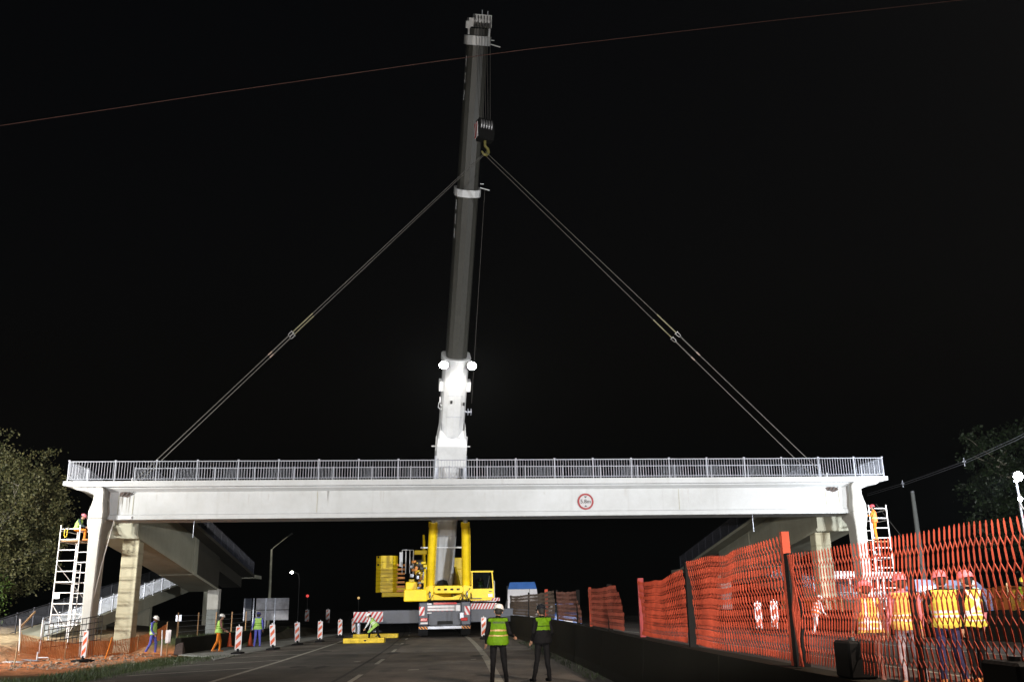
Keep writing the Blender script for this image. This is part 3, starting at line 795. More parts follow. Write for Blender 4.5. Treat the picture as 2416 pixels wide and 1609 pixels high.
M_['boot'] = pm('worn work boot', (0.06, 0.035, 0.02), 0.7, 0, 0.3, 18)
M_['bootT'] = pm('tan work boot', (0.45, 0.17, 0.05), 0.7, 0, 0.3, 18)
M_['hwhite'] = pm('white helmet shell', (0.78, 0.78, 0.76), 0.35, 0, 0.06, 9, coat=0.2)
M_['hpink'] = pm('rose red helmet shell', (0.74, 0.20, 0.24), 0.4, 0, 0.08, 9, coat=0.2)
M_['hred'] = pm('red helmet shell', (0.70, 0.08, 0.10), 0.35, 0, 0.08, 9, coat=0.2)
M_['hblack'] = pm('black helmet shell', (0.015, 0.016, 0.02), 0.2, 0, 0.1, 9, coat=0.5)
M_['hnavy'] = pm('navy helmet shell', (0.04, 0.04, 0.16), 0.35, 0, 0.1, 9, coat=0.2)
M_['hyellow'] = pm('yellow helmet shell', (0.75, 0.55, 0.06), 0.35, 0, 0.1, 9, coat=0.2)

def capsule(mb, a, b, ra, rb, n=10):
    a, b = Vector(a), Vector(b); t = b - a; L_ = t.length; t = t / max(L_, 1e-6)
    pts, rs = [], []
    for k in range(4):
        th = math.pi / 2 * (k / 4.0); pts.append(a - t * ra * math.cos(th)); rs.append(max(0.001, ra * math.sin(th)))
    pts.append(a); rs.append(ra); pts.append(b); rs.append(rb)
    for k in range(1, 5):
        th = math.pi / 2 * (k / 4.0); pts.append(b + t * rb * math.sin(th)); rs.append(max(0.001, rb * math.cos(th)))
    mb.tube(pts, rs, n)

BASE = dict(pel=(0, 0, .94), che=(0, 0, 1.27), nec=(0, -.01, 1.47), hea=(0, .02, 1.615),
            hl=(-.095, 0, .92), hr=(.095, 0, .92), kl=(-.11, .025, .50), kr=(.11, .025, .50), al=(-.12, -.02, .09), ar=(.12, -.02, .09),
            sl=(-.185, -.01, 1.42), sr=(.185, -.01, 1.42), el=(-.245, -.04, 1.13), er=(.245, -.04, 1.13), wl=(-.25, .04, .88), wr=(.25, .04, .88))

def person(label, loc, rz, height=1.75, pose=None, top='cnavy', legs='cnavy', vest='lime', band='refl', helmet='hwhite', boots='boot', skin='skin',
           toes=None, bands=((.28, .34), (.44, .50)), vband=False, xback=False, voxel=0.011, lower=None, scale_w=1.0, hips=None, seated=False):
    J = dict(BASE); J.update(pose or {}); J = {k: Vector(v) for k, v in J.items()}
    prims = []          # (a, b, ra, rb, tag)
    mb = MB()
    def cap(a, b, ra, rb, tag_):
        capsule(mb, a, b, ra, rb); prims.append((Vector(a), Vector(b), ra, rb, tag_))
    # torso as elliptical loft along the spine
    p0, p1, p2 = J['pel'], J['che'], J['nec']
    sh = (J['sr'] - J['sl']).normalized(); hp = (J['hr'] - J['hl']).normalized()
    spine = [p0 + (p0 - p1).normalized() * 0.10, p0, p0.lerp(p1, .45), p1, p1.lerp(p2, .55), p1.lerp(p2, .86), p2]
    rx = [.135, .168, .155, .178, .172, .115, .06]; ry = [.10, .122, .112, .122, .112, .085, .06]
    rings = []
    for i, p in enumerate(spine):
        t = (spine[min(i + 1, 6)] - spine[max(i - 1, 0)]).normalized()
        ax = hp.lerp(sh, i / 6.0); ax = (ax - t * ax.dot(t)).normalized(); ay = t.cross(ax)
        rings.append([p + ax * math.cos(a) * rx[i] * scale_w + ay * math.sin(a) * ry[i] * scale_w for a in [2 * math.pi * k / 18 for k in range(18)]])
    mb.loft(rings, smooth=True)
    for i in range(6): prims.append((spine[i], spine[i + 1], (rx[i] + ry[i]) / 2, (rx[i + 1] + ry[i + 1]) / 2, 'torso'))
    for s in 'lr':
        cap(J['nec'].lerp(J['s' + s], .3) - Vector((0, 0, .02)), J['s' + s], .062, .068, 'torso')
        cap(J['s' + s], J['e' + s], .062, .047, 'arm'); cap(J['e' + s], J['w' + s], .046, .034, 'fore')
        cap(J['h' + s], J['k' + s], .092, .066, 'leg'); cap(J['k' + s], J['a' + s], .066, .05, 'shin')
        # foot
        a = J['a' + s]; fd = Vector((toes or {}).get(s, (0.03 * (1 if s == 'r' else -1), 1, 0))).normalized()
        cap(a + Vector((0, 0, .0)), a - fd * .035 - Vector((0, 0, .045)), .05, .044, 'boot')
        cap(a - fd * .03 - Vector((0, 0, .047)), a + fd * .165 - Vector((0, 0, .052)), .043, .036, 'boot')
        # hand: palm, four fingers, thumb
        w = J['w' + s]; d = (w - J['e' + s]).normalized(); side = d.cross(Vector((1 if s == 'r' else -1, 0, 0)))
        if side.length < .2: side = d.cross(Vector((0, 1, 0)))
        side.normalize(); nrm = side.cross(d).normalized()
        cap(w, w + d * .075, .031, .036, 'skin')
        for k, (o_, ln) in enumerate(((-.03, .07), (-.01, .08), (.01, .075), (.03, .06))):
            q0 = w + d * .085 + side * o_; q1 = q0 + d * ln * .55 + nrm * .008; q2 = q1 + (d * .8 + nrm * .6) * ln * .5
            cap(q0, q1, .0115, .0105, 'skin'); cap(q1, q2, .0105, .0095, 'skin')
        q0 = w + d * .03 - side * .032; cap(q0, q0 + d * .045 - side * .03, .0125, .0105, 'skin')
    # neck and head
    h = J['hea']; up = (h - J['nec']).normalized()
    cap(J['nec'] - up * .03, h - up * .05, .056, .056, 'skin')
    cap(h - up * .035 + Vector((0, .015, 0)), h + up * .04, .078, .092, 'skin')
    fw = Vector((0, 1, 0)); fw = (fw - up * fw.dot(up)).normalized(); sd = fw.cross(up)
    cap(h - up * .075 + fw * .035, h - up * .06 + fw * .05, .05, .045, 'skin')       # jaw
    cap(h - up * .005 + fw * .098, h - up * .035 + fw * .108, .010, .016, 'skin')    # nose
    cap(h + up * .02 + fw * .085 - sd * .04, h + up * .02 + fw * .085 + sd * .04, .016, .016, 'skin')
    for k in (-1, 1):
        cap(h + sd * (.088 * k) + up * .01, h + sd * (.094 * k) - up * .03, .017, .013, 'skin')   # ears
        prims.append((h + fw * .1 + sd * .032 * k, h + fw * .102 + sd * .034 * k, .012, .012, 'dark'))
    prims.append((h - up * .068 + fw * .098 - sd * .02, h - up * .068 + fw * .098 + sd * .02, .008, .008, 'dark'))
    cap(h - fw * .03 + up * .03, h - fw * .032 - up * .012, .092, .08, 'hair')
    me0 = mb.mesh('person', M_['skin'])
    tmp = bpy.data.objects.new('tmp', me0); COL.objects.link(tmp)
    rm = tmp.modifiers.new('r', 'REMESH'); rm.mode = 'VOXEL'; rm.voxel_size = voxel; rm.use_smooth_shade = True
    sm = tmp.modifiers.new('s', 'SMOOTH'); sm.factor = .5; sm.iterations = 2
    dg = bpy.context.evaluated_depsgraph_get(); dg.update()
    me = bpy.data.meshes.new_from_object(tmp.evaluated_get(dg)); me.name = 'body'
    bpy.data.objects.remove(tmp)
    nv, nf = len(me.vertices), len(me.polygons)
    fc = np.zeros(nf * 3, np.float32); me.polygons.foreach_get('center', fc); fc = fc.reshape(-1, 3)
    best = np.full(nf, 1e9); ti = np.zeros(nf, int)
    for i, (a, b, ra, rb, tg) in enumerate(prims):
        a_, b_ = np.array(a), np.array(b); ab = b_ - a_; l2 = max(1e-9, ab @ ab)
        t = np.clip(((fc - a_) @ ab) / l2, 0, 1); dist = np.linalg.norm(fc - a_ - t[:, None] * ab, axis=1) - (ra + (rb - ra) * t)
        if tg == 'dark': dist -= .004
        w = dist < best; best[w] = dist[w]; ti[w] = i
    tags = np.array([p[4] for p in prims])[ti]
    # spine parameter: 0 at hip, 1 at neck
    sp = [np.array(p) for p in (spine[1], p1, p2)]
    ax = sp[2] - sp[0]; tt = ((fc - sp[0]) @ ax) / (ax @ ax)
    names = ['skin', 'top', 'legs', 'boot', 'hair', 'dark', 'lower']
    mats = [M_[skin], M_[top], M_[legs], M_[boots], M_['hair'], M_['hair'], M_[lower or top]]
    idx = np.zeros(nf, int)
    idx[(tags == 'torso') | (tags == 'arm')] = 1
    idx[tags == 'fore'] = 6 if lower else 1
    idx[(tags == 'leg') | (tags == 'shin') | ((tags == 'torso') & (tt < (hips if hips is not None else .06)))] = 2
    idx[tags == 'boot'] = 3; idx[tags == 'hair'] = 4; idx[tags == 'dark'] = 5
    # cloth folds: shallow ridges pushed into everything that is not skin
    vcl = np.zeros(nv, bool)
    fv = [me.polygons[i].vertices[:] for i in np.where((idx == 1) | (idx == 2) | (idx == 6))[0]]
    for q in fv: vcl[list(q)] = True
    co_ = np.zeros(nv * 3, np.float32); me.vertices.foreach_get('co', co_); co_ = co_.reshape(-1, 3)
    no_ = np.zeros(nv * 3, np.float32); me.vertices.foreach_get('normal', no_); no_ = no_.reshape(-1, 3)
    sd_ = abs(hash(label)) % 97 if 0 else len(label)
    for i in np.where(vcl)[0]:
        x, y, z = co_[i]
        co_[i] += no_[i] * (.010 * mnoise.noise((x * 9 + sd_, y * 9, z * 6)) + .006 * mnoise.noise((x * 20, y * 20 + sd_, z * 13 + x * 8)))
    me.vertices.foreach_set('co', co_.ravel()); me.update()
    me.materials.clear()
    for m_ in mats: me.materials.append(m_)
    me.polygons.foreach_set('material_index', idx.astype(np.int32)); me.polygons.foreach_set('use_smooth', [True] * nf)
    sc = height / 1.76
    t = thing('person', label, 'person', loc, rz); t.scale = (sc, sc, sc)
    link('body', me, t)
    # vest: a loose shell round the trunk with tape
    if vest:
        vn = np.zeros(nv * 3, np.float32); me.vertices.foreach_get('normal', vn); vn = vn.reshape(-1, 3)
        vc = np.zeros(nv * 3, np.float32); me.vertices.foreach_get('co', vc); vc = vc.reshape(-1, 3)
        shx = np.array(sh); lat = (fc - sp[1]) @ shx
        sel = np.where(((tags == 'torso') | ((tags == 'leg') & (tt > -.10) & (not seated))) & (tt > (-.02 if seated else -.085)) & (tt < .985) & (np.abs(lat) < np.where(tt > .68, .178, .3) * scale_w))[0]
        ayv = np.cross(ax / np.linalg.norm(ax), shx)
        keep, fm, used = [], [], {}
        vt = ((vc - sp[0]) @ ax) / (ax @ ax)
        off = .012 + .034 * np.clip(1 - vt * 1.15, 0, 1)
        fold = np.array([mnoise.noise((p[0] * 11 + sd_, p[1] * 11, p[2] * 3.5)) for p in vc]); nvv = vc + vn * (off + .011 * fold * np.clip(1.2 - vt, 0, 1))[:, None]
        V, F, Mi = [], [], []
        for fi in sel:
            vs_ = me.polygons[fi].vertices; ids = []
            for v in vs_:
                if v not in used: used[v] = len(V); V.append(tuple(nvv[v]))
                ids.append(used[v])
            F.append(ids); k = 0
            for b0, b1 in bands:
                if b0 < tt[fi] < b1: k = 1
            if vband and tt[fi] > bands[0][1] and .075 < abs(lat[fi]) < .12: k = 1
            if xback and ((fc[fi] - sp[1]) @ ayv) < 0 and abs(abs(lat[fi]) - abs(tt[fi] - .62) * .42) < .03: k = 1
            Mi.append(k)
        vm = bpy.data.meshes.new('vest'); vm.from_pydata(V, [], F); vm.materials.append(M_[vest]); vm.materials.append(M_[band])
        vm.polygons.foreach_set('material_index', Mi); vm.polygons.foreach_set('use_smooth', [True] * len(F))
        vo = link('vest', vm, t); so = vo.modifiers.new('thick', 'SOLIDIFY'); so.thickness = .006; so.offset = 1
    if helmet:
        m = MB()
        def hp_(r_, z, k, ex=0.0):
            a = 2 * math.pi * k / 24; y = math.sin(a) * r_ * 1.18 + (ex if math.sin(a) > .3 else 0) * math.sin(a); x = math.cos(a) * r_
            return h + sd * x + fw * y + up * (z + .018)
        prof = [(.135, .03, .035), (.128, .036, .012), (.116, .042, 0), (.115, .075, 0), (.104, .112, 0), (.075, .142, 0), (.035, .157, 0), (.006, .160, 0)]
        m.loft([[hp_(r_, z, k, e) for k in range(24)] for r_, z, e in prof], smooth=True)
        m.build('helmet', M_[helmet], t)
        m = MB(); m.tube([h + fw * y_ + up * z_ for y_, z_ in ((.122, .09), (.085, .155), (0, .180), (-.085, .155), (-.122, .09))], .010, 6); m.build('helmet_ridge', M_[helmet], t)
    return t

walk = dict(kl=(-.10, .13, .52), al=(-.11, .12, .10), kr=(.10, -.06, .50), ar=(.11, -.26, .13), wl=(-.24, -.06, .90), wr=(.24, .16, .93), er=(.24, .0, 1.13))
person('worker in blue overalls with white helmet beside the yellowish column', (-16.2, 43.2, gz(-16.2, 43.2) + 0.02), R(-95), 1.62, dict(walk, che=(0, -.01, 1.27), hea=(0, .06, 1.6)), 'cblue', 'cblue', 'limeP', 'cwhite', 'hwhite', 'bootT', 'skin', bands=((.02, .10),))
person('worker in orange trousers with white helmet beside the striped marker', (-13.35, 43.4, 0.03), R(-60), 1.62, dict(walk, che=(0, .04, 1.26), nec=(0, .06, 1.46), hea=(0, .10, 1.6), sl=(-.18, .05, 1.41), sr=(.18, .05, 1.41), el=(-.24, .10, 1.14), wl=(-.22, .3, 1.02), er=(.24, .08, 1.13), wr=(.2, .28, 1.0)), 'cbrown', 'corange', 'limeP', 'lime', 'hwhite', 'bootT', 'skin2', lower='cbrown')
person('worker in blue overalls with navy helmet walking away from the low wall', (-13.2, 49.4, 0.03), R(8), 1.66, dict(kl=(-.12, .08, .5), al=(-.14, -.03, .1), kr=(.12, .0, .5), ar=(.15, -.06, .1), el=(-.27, -.05, 1.14), wl=(-.33, .02, .92)), 'cblue', 'cblue', 'limeP', 'lime', 'hnavy', 'cblue', 'skin')
person('worker in white helmet stooping over the yellow steel mats', (-7.75, 52.6, 0.0), R(78), 1.72, dict(pel=(0, -.12, .88), che=(0, .10, 1.14), nec=(0, .22, 1.30), hea=(0, .30, 1.42), hl=(-.095, -.12, .86), hr=(.095, -.12, .86), kl=(-.11, .22, .56), al=(-.12, .25, .10), kr=(.12, -.20, .46), ar=(.12, -.42, .13), sl=(-.18, .18, 1.26), sr=(.18, .18, 1.26), el=(-.22, .30, 1.0), wl=(-.2, .44, .80), er=(.24, .26, .98), wr=(.22, .34, .72)), 'cwhite', 'cblack', 'limeP', 'cwhite', 'hwhite', 'cblack', 'skin2')
near = person('worker in black trousers and white helmet watching with his back turned', (-0.45, 23.0, 0.0), R(4), 1.80, dict(hl=(-.10, 0, .92), hr=(.10, 0, .92), kl=(-.12, .03, .5), al=(-.14, 0, .09), kr=(.14, .03, .5), ar=(.19, 0, .09), el=(-.265, -.05, 1.13), wl=(-.27, .10, .93), er=(.285, -.03, 1.13), wr=(.36, .13, 1.06), hea=(.02, .03, 1.615)), 'cblack', 'cblack', 'lime', 'reflbrown', 'hwhite', 'cblack', 'skin2', bands=((.24, .31), (.47, .54)), scale_w=1.22, voxel=.0095)
m = MB()     # printed word on the back of the vest, too small to read
for i in range(8):
    x = -.125 + .036 * i
    m.bx(x, x + .007, -.168, -.160, 1.355, 1.395); m.bx(x + .018, x + .025, -.168, -.160, 1.355, 1.395)
    for z in ((1.355, 1.388) if i % 2 else (1.371, 1.388)): m.bx(x + .007, x + .018, -.168, -.160, z, z + .007)
m.build('back_print', M_['black'], near)
person('worker in black helmet and dark clothes standing by the median wall', (0.62, 23.9, 0.0), R(24), 1.78, dict(che=(0, .02, 1.27), hl=(-.10, 0, .92), hr=(.10, 0, .92), kl=(-.12, .05, .5), al=(-.22, .05, .09), kr=(.12, 0, .5), ar=(.16, -.02, .09), el=(-.25, -.04, 1.13), wl=(-.22, .14, .95), er=(.25, -.04, 1.13), wr=(.22, .14, .95)), 'cblack', 'cblack', 'lime', 'cblack', 'hblack', 'cblack', 'skin2', bands=((-.2, .46), (.62, .66)), scale_w=1.12, voxel=.0095)  # black lower vest puts his shadowed half into the cloth colour
# four watchers behind the net fence
rw = dict(voxel=.0095, band='refl')
person('worker in rose helmet and brown jacket leaning beside the dark footing block', (5.75, 15.8, 0.41), R(14), 1.66, dict(che=(0, .03, 1.26), nec=(.0, .05, 1.46), hea=(.03, .10, 1.6), el=(-.24, .06, 1.14), wl=(-.2, .2, .96), er=(.27, .0, 1.12), wr=(.27, .06, .86)), 'cbrown', 'cbrown', 'vestO', helmet='hpink', boots='bootT', skin='skin2', bands=((.0, .05), (.2, .26)), vband=True, **{'voxel': .0095})
person('worker in rose helmet, rose sleeves and lilac grey trousers behind the net', (6.38, 15.9, 0.41), R(-4), 1.75, dict(el=(-.27, -.03, 1.13), wl=(-.28, .05, .89), kl=(-.13, .03, .5), al=(-.13, .0, .09), kr=(.13, .03, .5), ar=(.24, .06, .09)), 'cpink', 'cgrey', 'vestO', helmet='hpink', boots='bootT', skin='skin2', bands=((.16, .21), (.31, .36)), scale_w=1.12, voxel=.0095)
person('worker in rose helmet, black sleeves and navy trousers behind the net', (7.08, 16.0, 0.41), R(-6), 1.79, dict(el=(-.33, -.02, 1.18), wl=(-.22, .18, 1.05), kl=(-.12, .03, .5), al=(-.14, .02, .09), kr=(.13, .03, .5), ar=(.20, .03, .09)), 'cblack', 'cnavy', 'vestY', helmet='hpink', boots='bootT', skin='skin2', bands=((.20, .26), (.34, .40)), scale_w=1.10, voxel=.0095)
person('worker in rose helmet and cross backed vest with black trousers behind the net', (7.62, 16.2, 0.41), R(22), 1.79, dict(el=(-.29, -.03, 1.14), wl=(-.30, .06, .89), kr=(.12, .04, .5), ar=(.14, .1, .09)), 'cblack', 'cblack', 'vestY', helmet='hpink', boots='bootT', skin='skin2', bands=((.06, .11), (.22, .28), (.34, .39)), xback=True, lower='cpink', voxel=.0095)
person('worker in pale helmet and pale vest beyond the orange roadside netting', (19.0, 40.0, gz(19, 40)), R(170), 1.78, None, 'cwhite', 'cteal', 'limeP', helmet='hwhite', skin='skin2', voxel=.013)
person('worker in yellow helmet and lime vest behind the orange roadside netting', (17.6, 33.3, gz(17.6, 33.3)), R(160), 1.76, dict(er=(.3, .02, 1.14), wr=(.25, .2, 1.05)), 'cblack', 'corange', 'lime', helmet='hyellow', skin='skin', voxel=.013)
person('worker in red and white jacket bending on the far carriageway', (12.35, 40.0, 0.41), R(-70), 1.68, dict(che=(0, .12, 1.22), nec=(0, .2, 1.40), hea=(0, .28, 1.52), sl=(-.18, .16, 1.36), sr=(.18, .16, 1.36), el=(-.22, .22, 1.1), wl=(-.2, .4, .95), er=(.24, .2, 1.08), wr=(.22, .35, .9), kr=(.12, -.1, .48), ar=(.12, -.3, .12)), 'cwhite', 'cwhite', 'vestR', 'cwhite', 'hwhite', 'cblack', 'skin2', bands=((.1, .25), (.4, .55), (.7, .85)), voxel=.013)
# ------------------------------------------------------------------ mobile crane
CC = Vector((-4.5, 60.5, 0.0))
cr = thing('mobile_crane', 'yellow mobile crane with white telescopic boom and grey outriggers', 'crane', CC)
MC = Matrix.Rotation(R(5.0), 4, 'Z')                                           # carrier axes
S0 = Vector((-5.15, 67.2, 0)) - CC
MS = Matrix.Translation(S0) @ Matrix.Rotation(R(9.4), 4, 'Z')                  # superstructure axes, -y towards the boom tip
def cpart(name, mat_, f, M=MC, parent=None):
    m = MB(M); f(m); return m.build(name, mat_, parent or cr)
# carrier
cpart('chassis', M_['carrier'], lambda m: (m.cbx(-1.55, 1.55, 0.35, 17.5, 1.25, 2.02, .04), m.bx(-0.9, 0.9, 0.4, 17, 0.7, 1.3)))
def rear(m):
    m.cbx(-1.62, -1.02, 0.0, 0.8, 0.72, 2.12, .05); m.cbx(1.02, 1.62, 0.0, 0.8, 0.72, 2.12, .05)
    m.bx(-1.02, 1.02, 0.18, 0.8, 1.35, 2.05); m.bx(-1.0, 1.0, 0.22, 0.6, 0.75, 1.36)
rearp = cpart('rear_body', M_['carrier'], rear)
cpart('recess', M_['hole'], lambda m: m.bx(-0.45, 0.5, 0.16, 0.24, 0.78, 0.98))
for x0 in (-1.6, 1.24):
    p = cpart('hazard_panel', M_['signwhite'], lambda m: m.bx(x0, x0 + .34, -0.03, 0.02, 1.33, 1.86))
    cpart('stripe', M_['signred'], lambda m: m.hazard((x0, -0.034, 1.33), (1, 0, 0), (0, 0, 1), .34, .53, 2, 0, pitch=.30, lean=.55 if x0 < 0 else -.55), parent=p)
for z0 in (1.60, 1.78):
    p = cpart('ladder_board', M_['signwhite'], lambda m: m.bx(-1.08, 0.62, -0.02, 0.05, z0, z0 + .14))
    cpart('stripe', M_['signred'], lambda m: m.hazard((-1.08, -0.024, z0 - .02), (1, 0, 0), (0, 0, 1), 1.7, .022, 6, 0), parent=p)
cpart('rear_plate', M_['signwhite'], lambda m: m.cbx(0.66, 0.98, -0.03, 0.05, 1.56, 1.93, .03))
cpart('beacon_bar', M_['ltred'], lambda m: m.bx(-0.7, 0.75, 0.05, 0.18, 1.98, 2.09))
cpart('step_bracket', M_['signwhite'], lambda m: (m.bx(-1.1, -.82, -.02, .05, 1.97, 2.06), m.bx(-1.1, -.82, -.02, .05, 1.45, 1.5)))
cpart('mirror_box', M_['galv'], lambda m: m.cbx(0.92, 1.2, -0.05, 0.1, 1.1, 1.48, .03))
for x0 in (-1.5, 1.0):
    l_ = cpart('tail_lamp', M_['ltred'], lambda m: m.cbx(x0, x0 + .42, -0.06, 0.0, .98, 1.17, .02))
    cpart('lamp_frame', M_['dsteel'], lambda m: m.bx(x0 - .03, x0 + .45, -0.03, 0.0, .95, 1.20), parent=l_)
cpart('number_plate', M_['signwhite'], lambda m: m.bx(-1.5, -1.05, -.05, -.02, .82, .92))
bumper = cpart('bumper', M_['galv'], lambda m: m.cbx(-1.62, 1.62, -0.08, 0.06, 0.50, 0.68, .02))
for x0 in (-1.62, 1.05):
    p = cpart('bumper_marker', M_['amberlamp' if 0 else 'orangey'], lambda m: m.bx(x0, x0 + .57, -0.092, -0.08, .51, .67))
    cpart('stripe', M_['black'], lambda m: m.hazard((x0, -0.096, .51), (1, 0, 0), (0, 0, 1), .57, .16, 3, 0, lean=-.9), parent=p)
for k, yy in enumerate((2.2, 3.9, 8.0, 9.7, 13.2, 14.9)):
    for sx in (-1, 1):
        tyre = cpart('wheel', M_['rubber'], lambda m: m.lathe([(.35, -.2), (.6, -.21), (.69, -.15), (.70, 0), (.69, .15), (.6, .21), (.35, .2)], (sx * 1.3, yy, .69), 24, axis=(1, 0, 0)))
        cpart('rim', M_['galv'], lambda m: m.lathe([(.36, -.12), (.34, .12)], (sx * 1.38, yy, .69), 16, axis=(1, 0, 0)), parent=tyre)
for sx in (-1.34, 1.34):      # lower flaps behind the rear wheels
    cpart('mud_flap', M_['rubber'], lambda m: m.bx(sx - .3, sx + .3, .9, .94, .12, .95))
# outriggers
def outrig(x0, x1, yy, striped):
    lo_, hi_ = min(x0, x1), max(x0, x1)
    o = cpart('outrigger_beam', M_['carrier'], lambda m: (m.cbx(lo_, hi_, yy, yy + .55, .92, 1.62, .03), m.cbx(lo_ + (.9 if x1 < 0 else 0), hi_ - (.9 if x1 > 0 else 0), yy - .05, yy + .6, .86, 1.68, .03)))
    xe = x1
    cpart('jack', M_['galv'], lambda m: (m.tube([(xe + (.3 if xe < 0 else -.3), yy + .27, .2), (xe + (.3 if xe < 0 else -.3), yy + .27, 1.0)], .13, 14), m.lathe([(.4, .12), (.4, .2), (.15, .26)], (xe + (.3 if xe < 0 else -.3), yy + .27, 0), 18)), parent=o)
    if striped:
        w = 1.85; xs_ = xe if xe < 0 else xe - w
        p = cpart('hazard_panel', M_['signwhite'], lambda m: m.bx(xs_, xs_ + w, yy - .085, yy - .05, .98, 1.60), parent=o)
        m = MB(MC); m.hazard((xs_, yy - .089, .98), (1, 0, 0), (0, 0, 1), w, .62, 7, 0, lean=.62); m.build('stripe', M_['signred'], o)
outrig(-1.5, -5.75, 1.3, True); outrig(1.5, 5.4, 1.3, False); outrig(-1.5, -5.2, 12.3, False); outrig(1.5, 5.2, 12.3, False)
for z0, x0, yy in ((1.66, 1.62, 1.15), (2.16, 1.95, 3.2)):
    h_ = .36 if z0 < 2 else .2
    p = cpart('side_marker_board', M_['signwhite'], lambda m: m.bx(x0, x0 + 1.75, yy, yy + .06, z0, z0 + h_))
    cpart('stripe', M_['signred'], lambda m: m.hazard((x0, yy - .004, z0), (1, 0, 0), (0, 0, 1), 1.75, h_, 9, 0, lean=.5), parent=p)
cpart('slew_ring', M_['dsteel'], lambda m: m.lathe([(1.3, 2.0), (1.3, 2.25)], (0, 0, 0), 32), MS)
# superstructure frame
def frame(m):
    for sx in (-1, 1):
        m.ext([(sx * .95, -3.9, 2.26), (sx * .95, -3.9, 2.75), (sx * .95, -3.2, 3.15), (sx * .95, -1.6, 3.3), (sx * .95, 1.2, 4.6), (sx * .95, 2.4, 4.6), (sx * .95, 3.6, 3.2), (sx * .95, 4.6, 2.9), (sx * .95, 4.6, 2.26)], (sx * .14, 0, 0))
    m.bx(-.95, .95, -3.5, 4.6, 2.26, 2.42); m.bx(-.95, .95, 1.5, 1.7, 2.4, 3.4)
cpart('superstructure_frame', M_['yellow'], frame, MS)
fb = cpart('front_beam', M_['yellow'], lambda m: m.cbx(-1.0, 1.0, -4.35, -4.15, 2.68, 3.17, .03), MS)
for k in range(4): cpart('slot', M_['hole'], lambda m: m.cbx(-.72 + .42 * k, -.52 + .42 * k, -4.36, -4.345, 2.87, 2.99, .006), MS, fb)
for k in (-.93, .93):
    for z_ in (2.75, 3.1): cpart('bolt', M_['dsteel'], lambda m: m.lathe([(.035, 0), (.035, .02)], (k, -4.37, z_), 8, axis=(0, 1, 0)), MS, fb)
cpart('front_cradle', M_['yellow'], lambda m: m.ext([(-.95, -4.0, 2.28), (.95, -4.0, 2.28), (.95, -4.0, 2.66), (.6, -4.0, 2.55), (.3, -4.0, 2.45), (-.3, -4.0, 2.45), (-.6, -4.0, 2.55), (-.95, -4.0, 2.66)], (0, .5, 0)), MS)
for sx in (-1, 1):
    cpart('cylinder_bracket', M_['yellow'], lambda m: (m.ext([(sx * 1.0, -4.3, 2.3), (sx * 1.45, -4.3, 2.3), (sx * 1.45, -4.3, 2.7), (sx * 1.62, -4.3, 2.75), (sx * 1.55, -4.3, 3.1), (sx * 1.0, -4.3, 3.2)], (0, .14, 0)), m.bx(min(sx * 1.0, sx * 1.45), max(sx * 1.0, sx * 1.45), -4.16, -3.5, 2.3, 2.75)), MS)
# boom: F foot, T tip in world; sections
F0 = Vector((-5.22, 67.0, 4.0)) - CC; T0 = Vector((-1.62, 46.3, 33.97)) - CC
bd = (T0 - F0).normalized(); bl = (T0 - F0).length
bxv = Vector((math.cos(R(9.9)), math.sin(R(9.9)), 0)); bxv = (bxv - bd * bxv.dot(bd)).normalized(); byv = bd.cross(bxv)   # byv points away from camera / upper side
if byv.y < 0: byv = -byv
def bp_(s, x, y): return F0 + bd * (s * bl) + bxv * x + byv * y
def bsec(w, d, n=7):
    """boom profile: flat top, rounded belly facing the camera"""
    pts = [(w, d * .55), (w * .86, d * .75), (-w * .86, d * .75), (-w, d * .55)]
    for k in range(n):
        a = math.pi + math.pi * k / (n - 1); pts.append((w * math.cos(a), -d * .35 + d * .65 * math.sin(a) * .9))
    return pts
def bsect(name, mat_, s0, s1, w, d, steps=2, w1=None, parent=None):
    m = MB(); rings = []
    for i in range(steps):
        f_ = i / (steps - 1); ww = w + ((w1 or w) - w) * f_
        rings.append([bp_(s0 + (s1 - s0) * f_, x, y) for x, y in bsec(ww, d)])
    m.loft(rings); return m.build(name, mat_, parent or cr)
base_s = bsect('boom_base_section', M_['white'], -.02, .447, .80, .95)
bsect('boom_section', M_['boomshade'], .44, .735, .66, .82)
bsect('boom_section', M_['boomshade'], .73, .978, .61, .74)
bsect('boom_foot', M_['yellow'], -.045, -.018, .78, .9)
m = MB(); m.ext([bp_(-.005, x, -1.06) for x in (-.42,)] + [bp_(.004, -.3, -1.06), bp_(.007, 0, -1.06), bp_(.004, .3, -1.06), bp_(-.005, .42, -1.06)], byv * .1); m.build('inspection_slot', M_['hole'], base_s)
def collar(s, w, d, th, ln, mat_, name='collar'):
    m = MB(); pr_o, pr_i = bsec(w + th, d + th), bsec(w, d)
    r0 = [bp_(s, x, y) for x, y in pr_i]; r1 = [bp_(s, x, y) for x, y in pr_o]; r2 = [bp_(s + ln, x, y) for x, y in pr_o]; r3 = [bp_(s + ln, x, y) for x, y in pr_i]
    m.loft([r0, r1, r2, r3, r0], caps=False); return m.build(name, mat_, cr)
collar(.435, .80, .95, .12, .012, M_['white']); collar(.731, .66, .82, .12, .012, M_['white']); collar(.970, .61, .74, .13, .014, M_['white'])
collar(.985, .50, .6, .06, .01, M_['boomshade'])
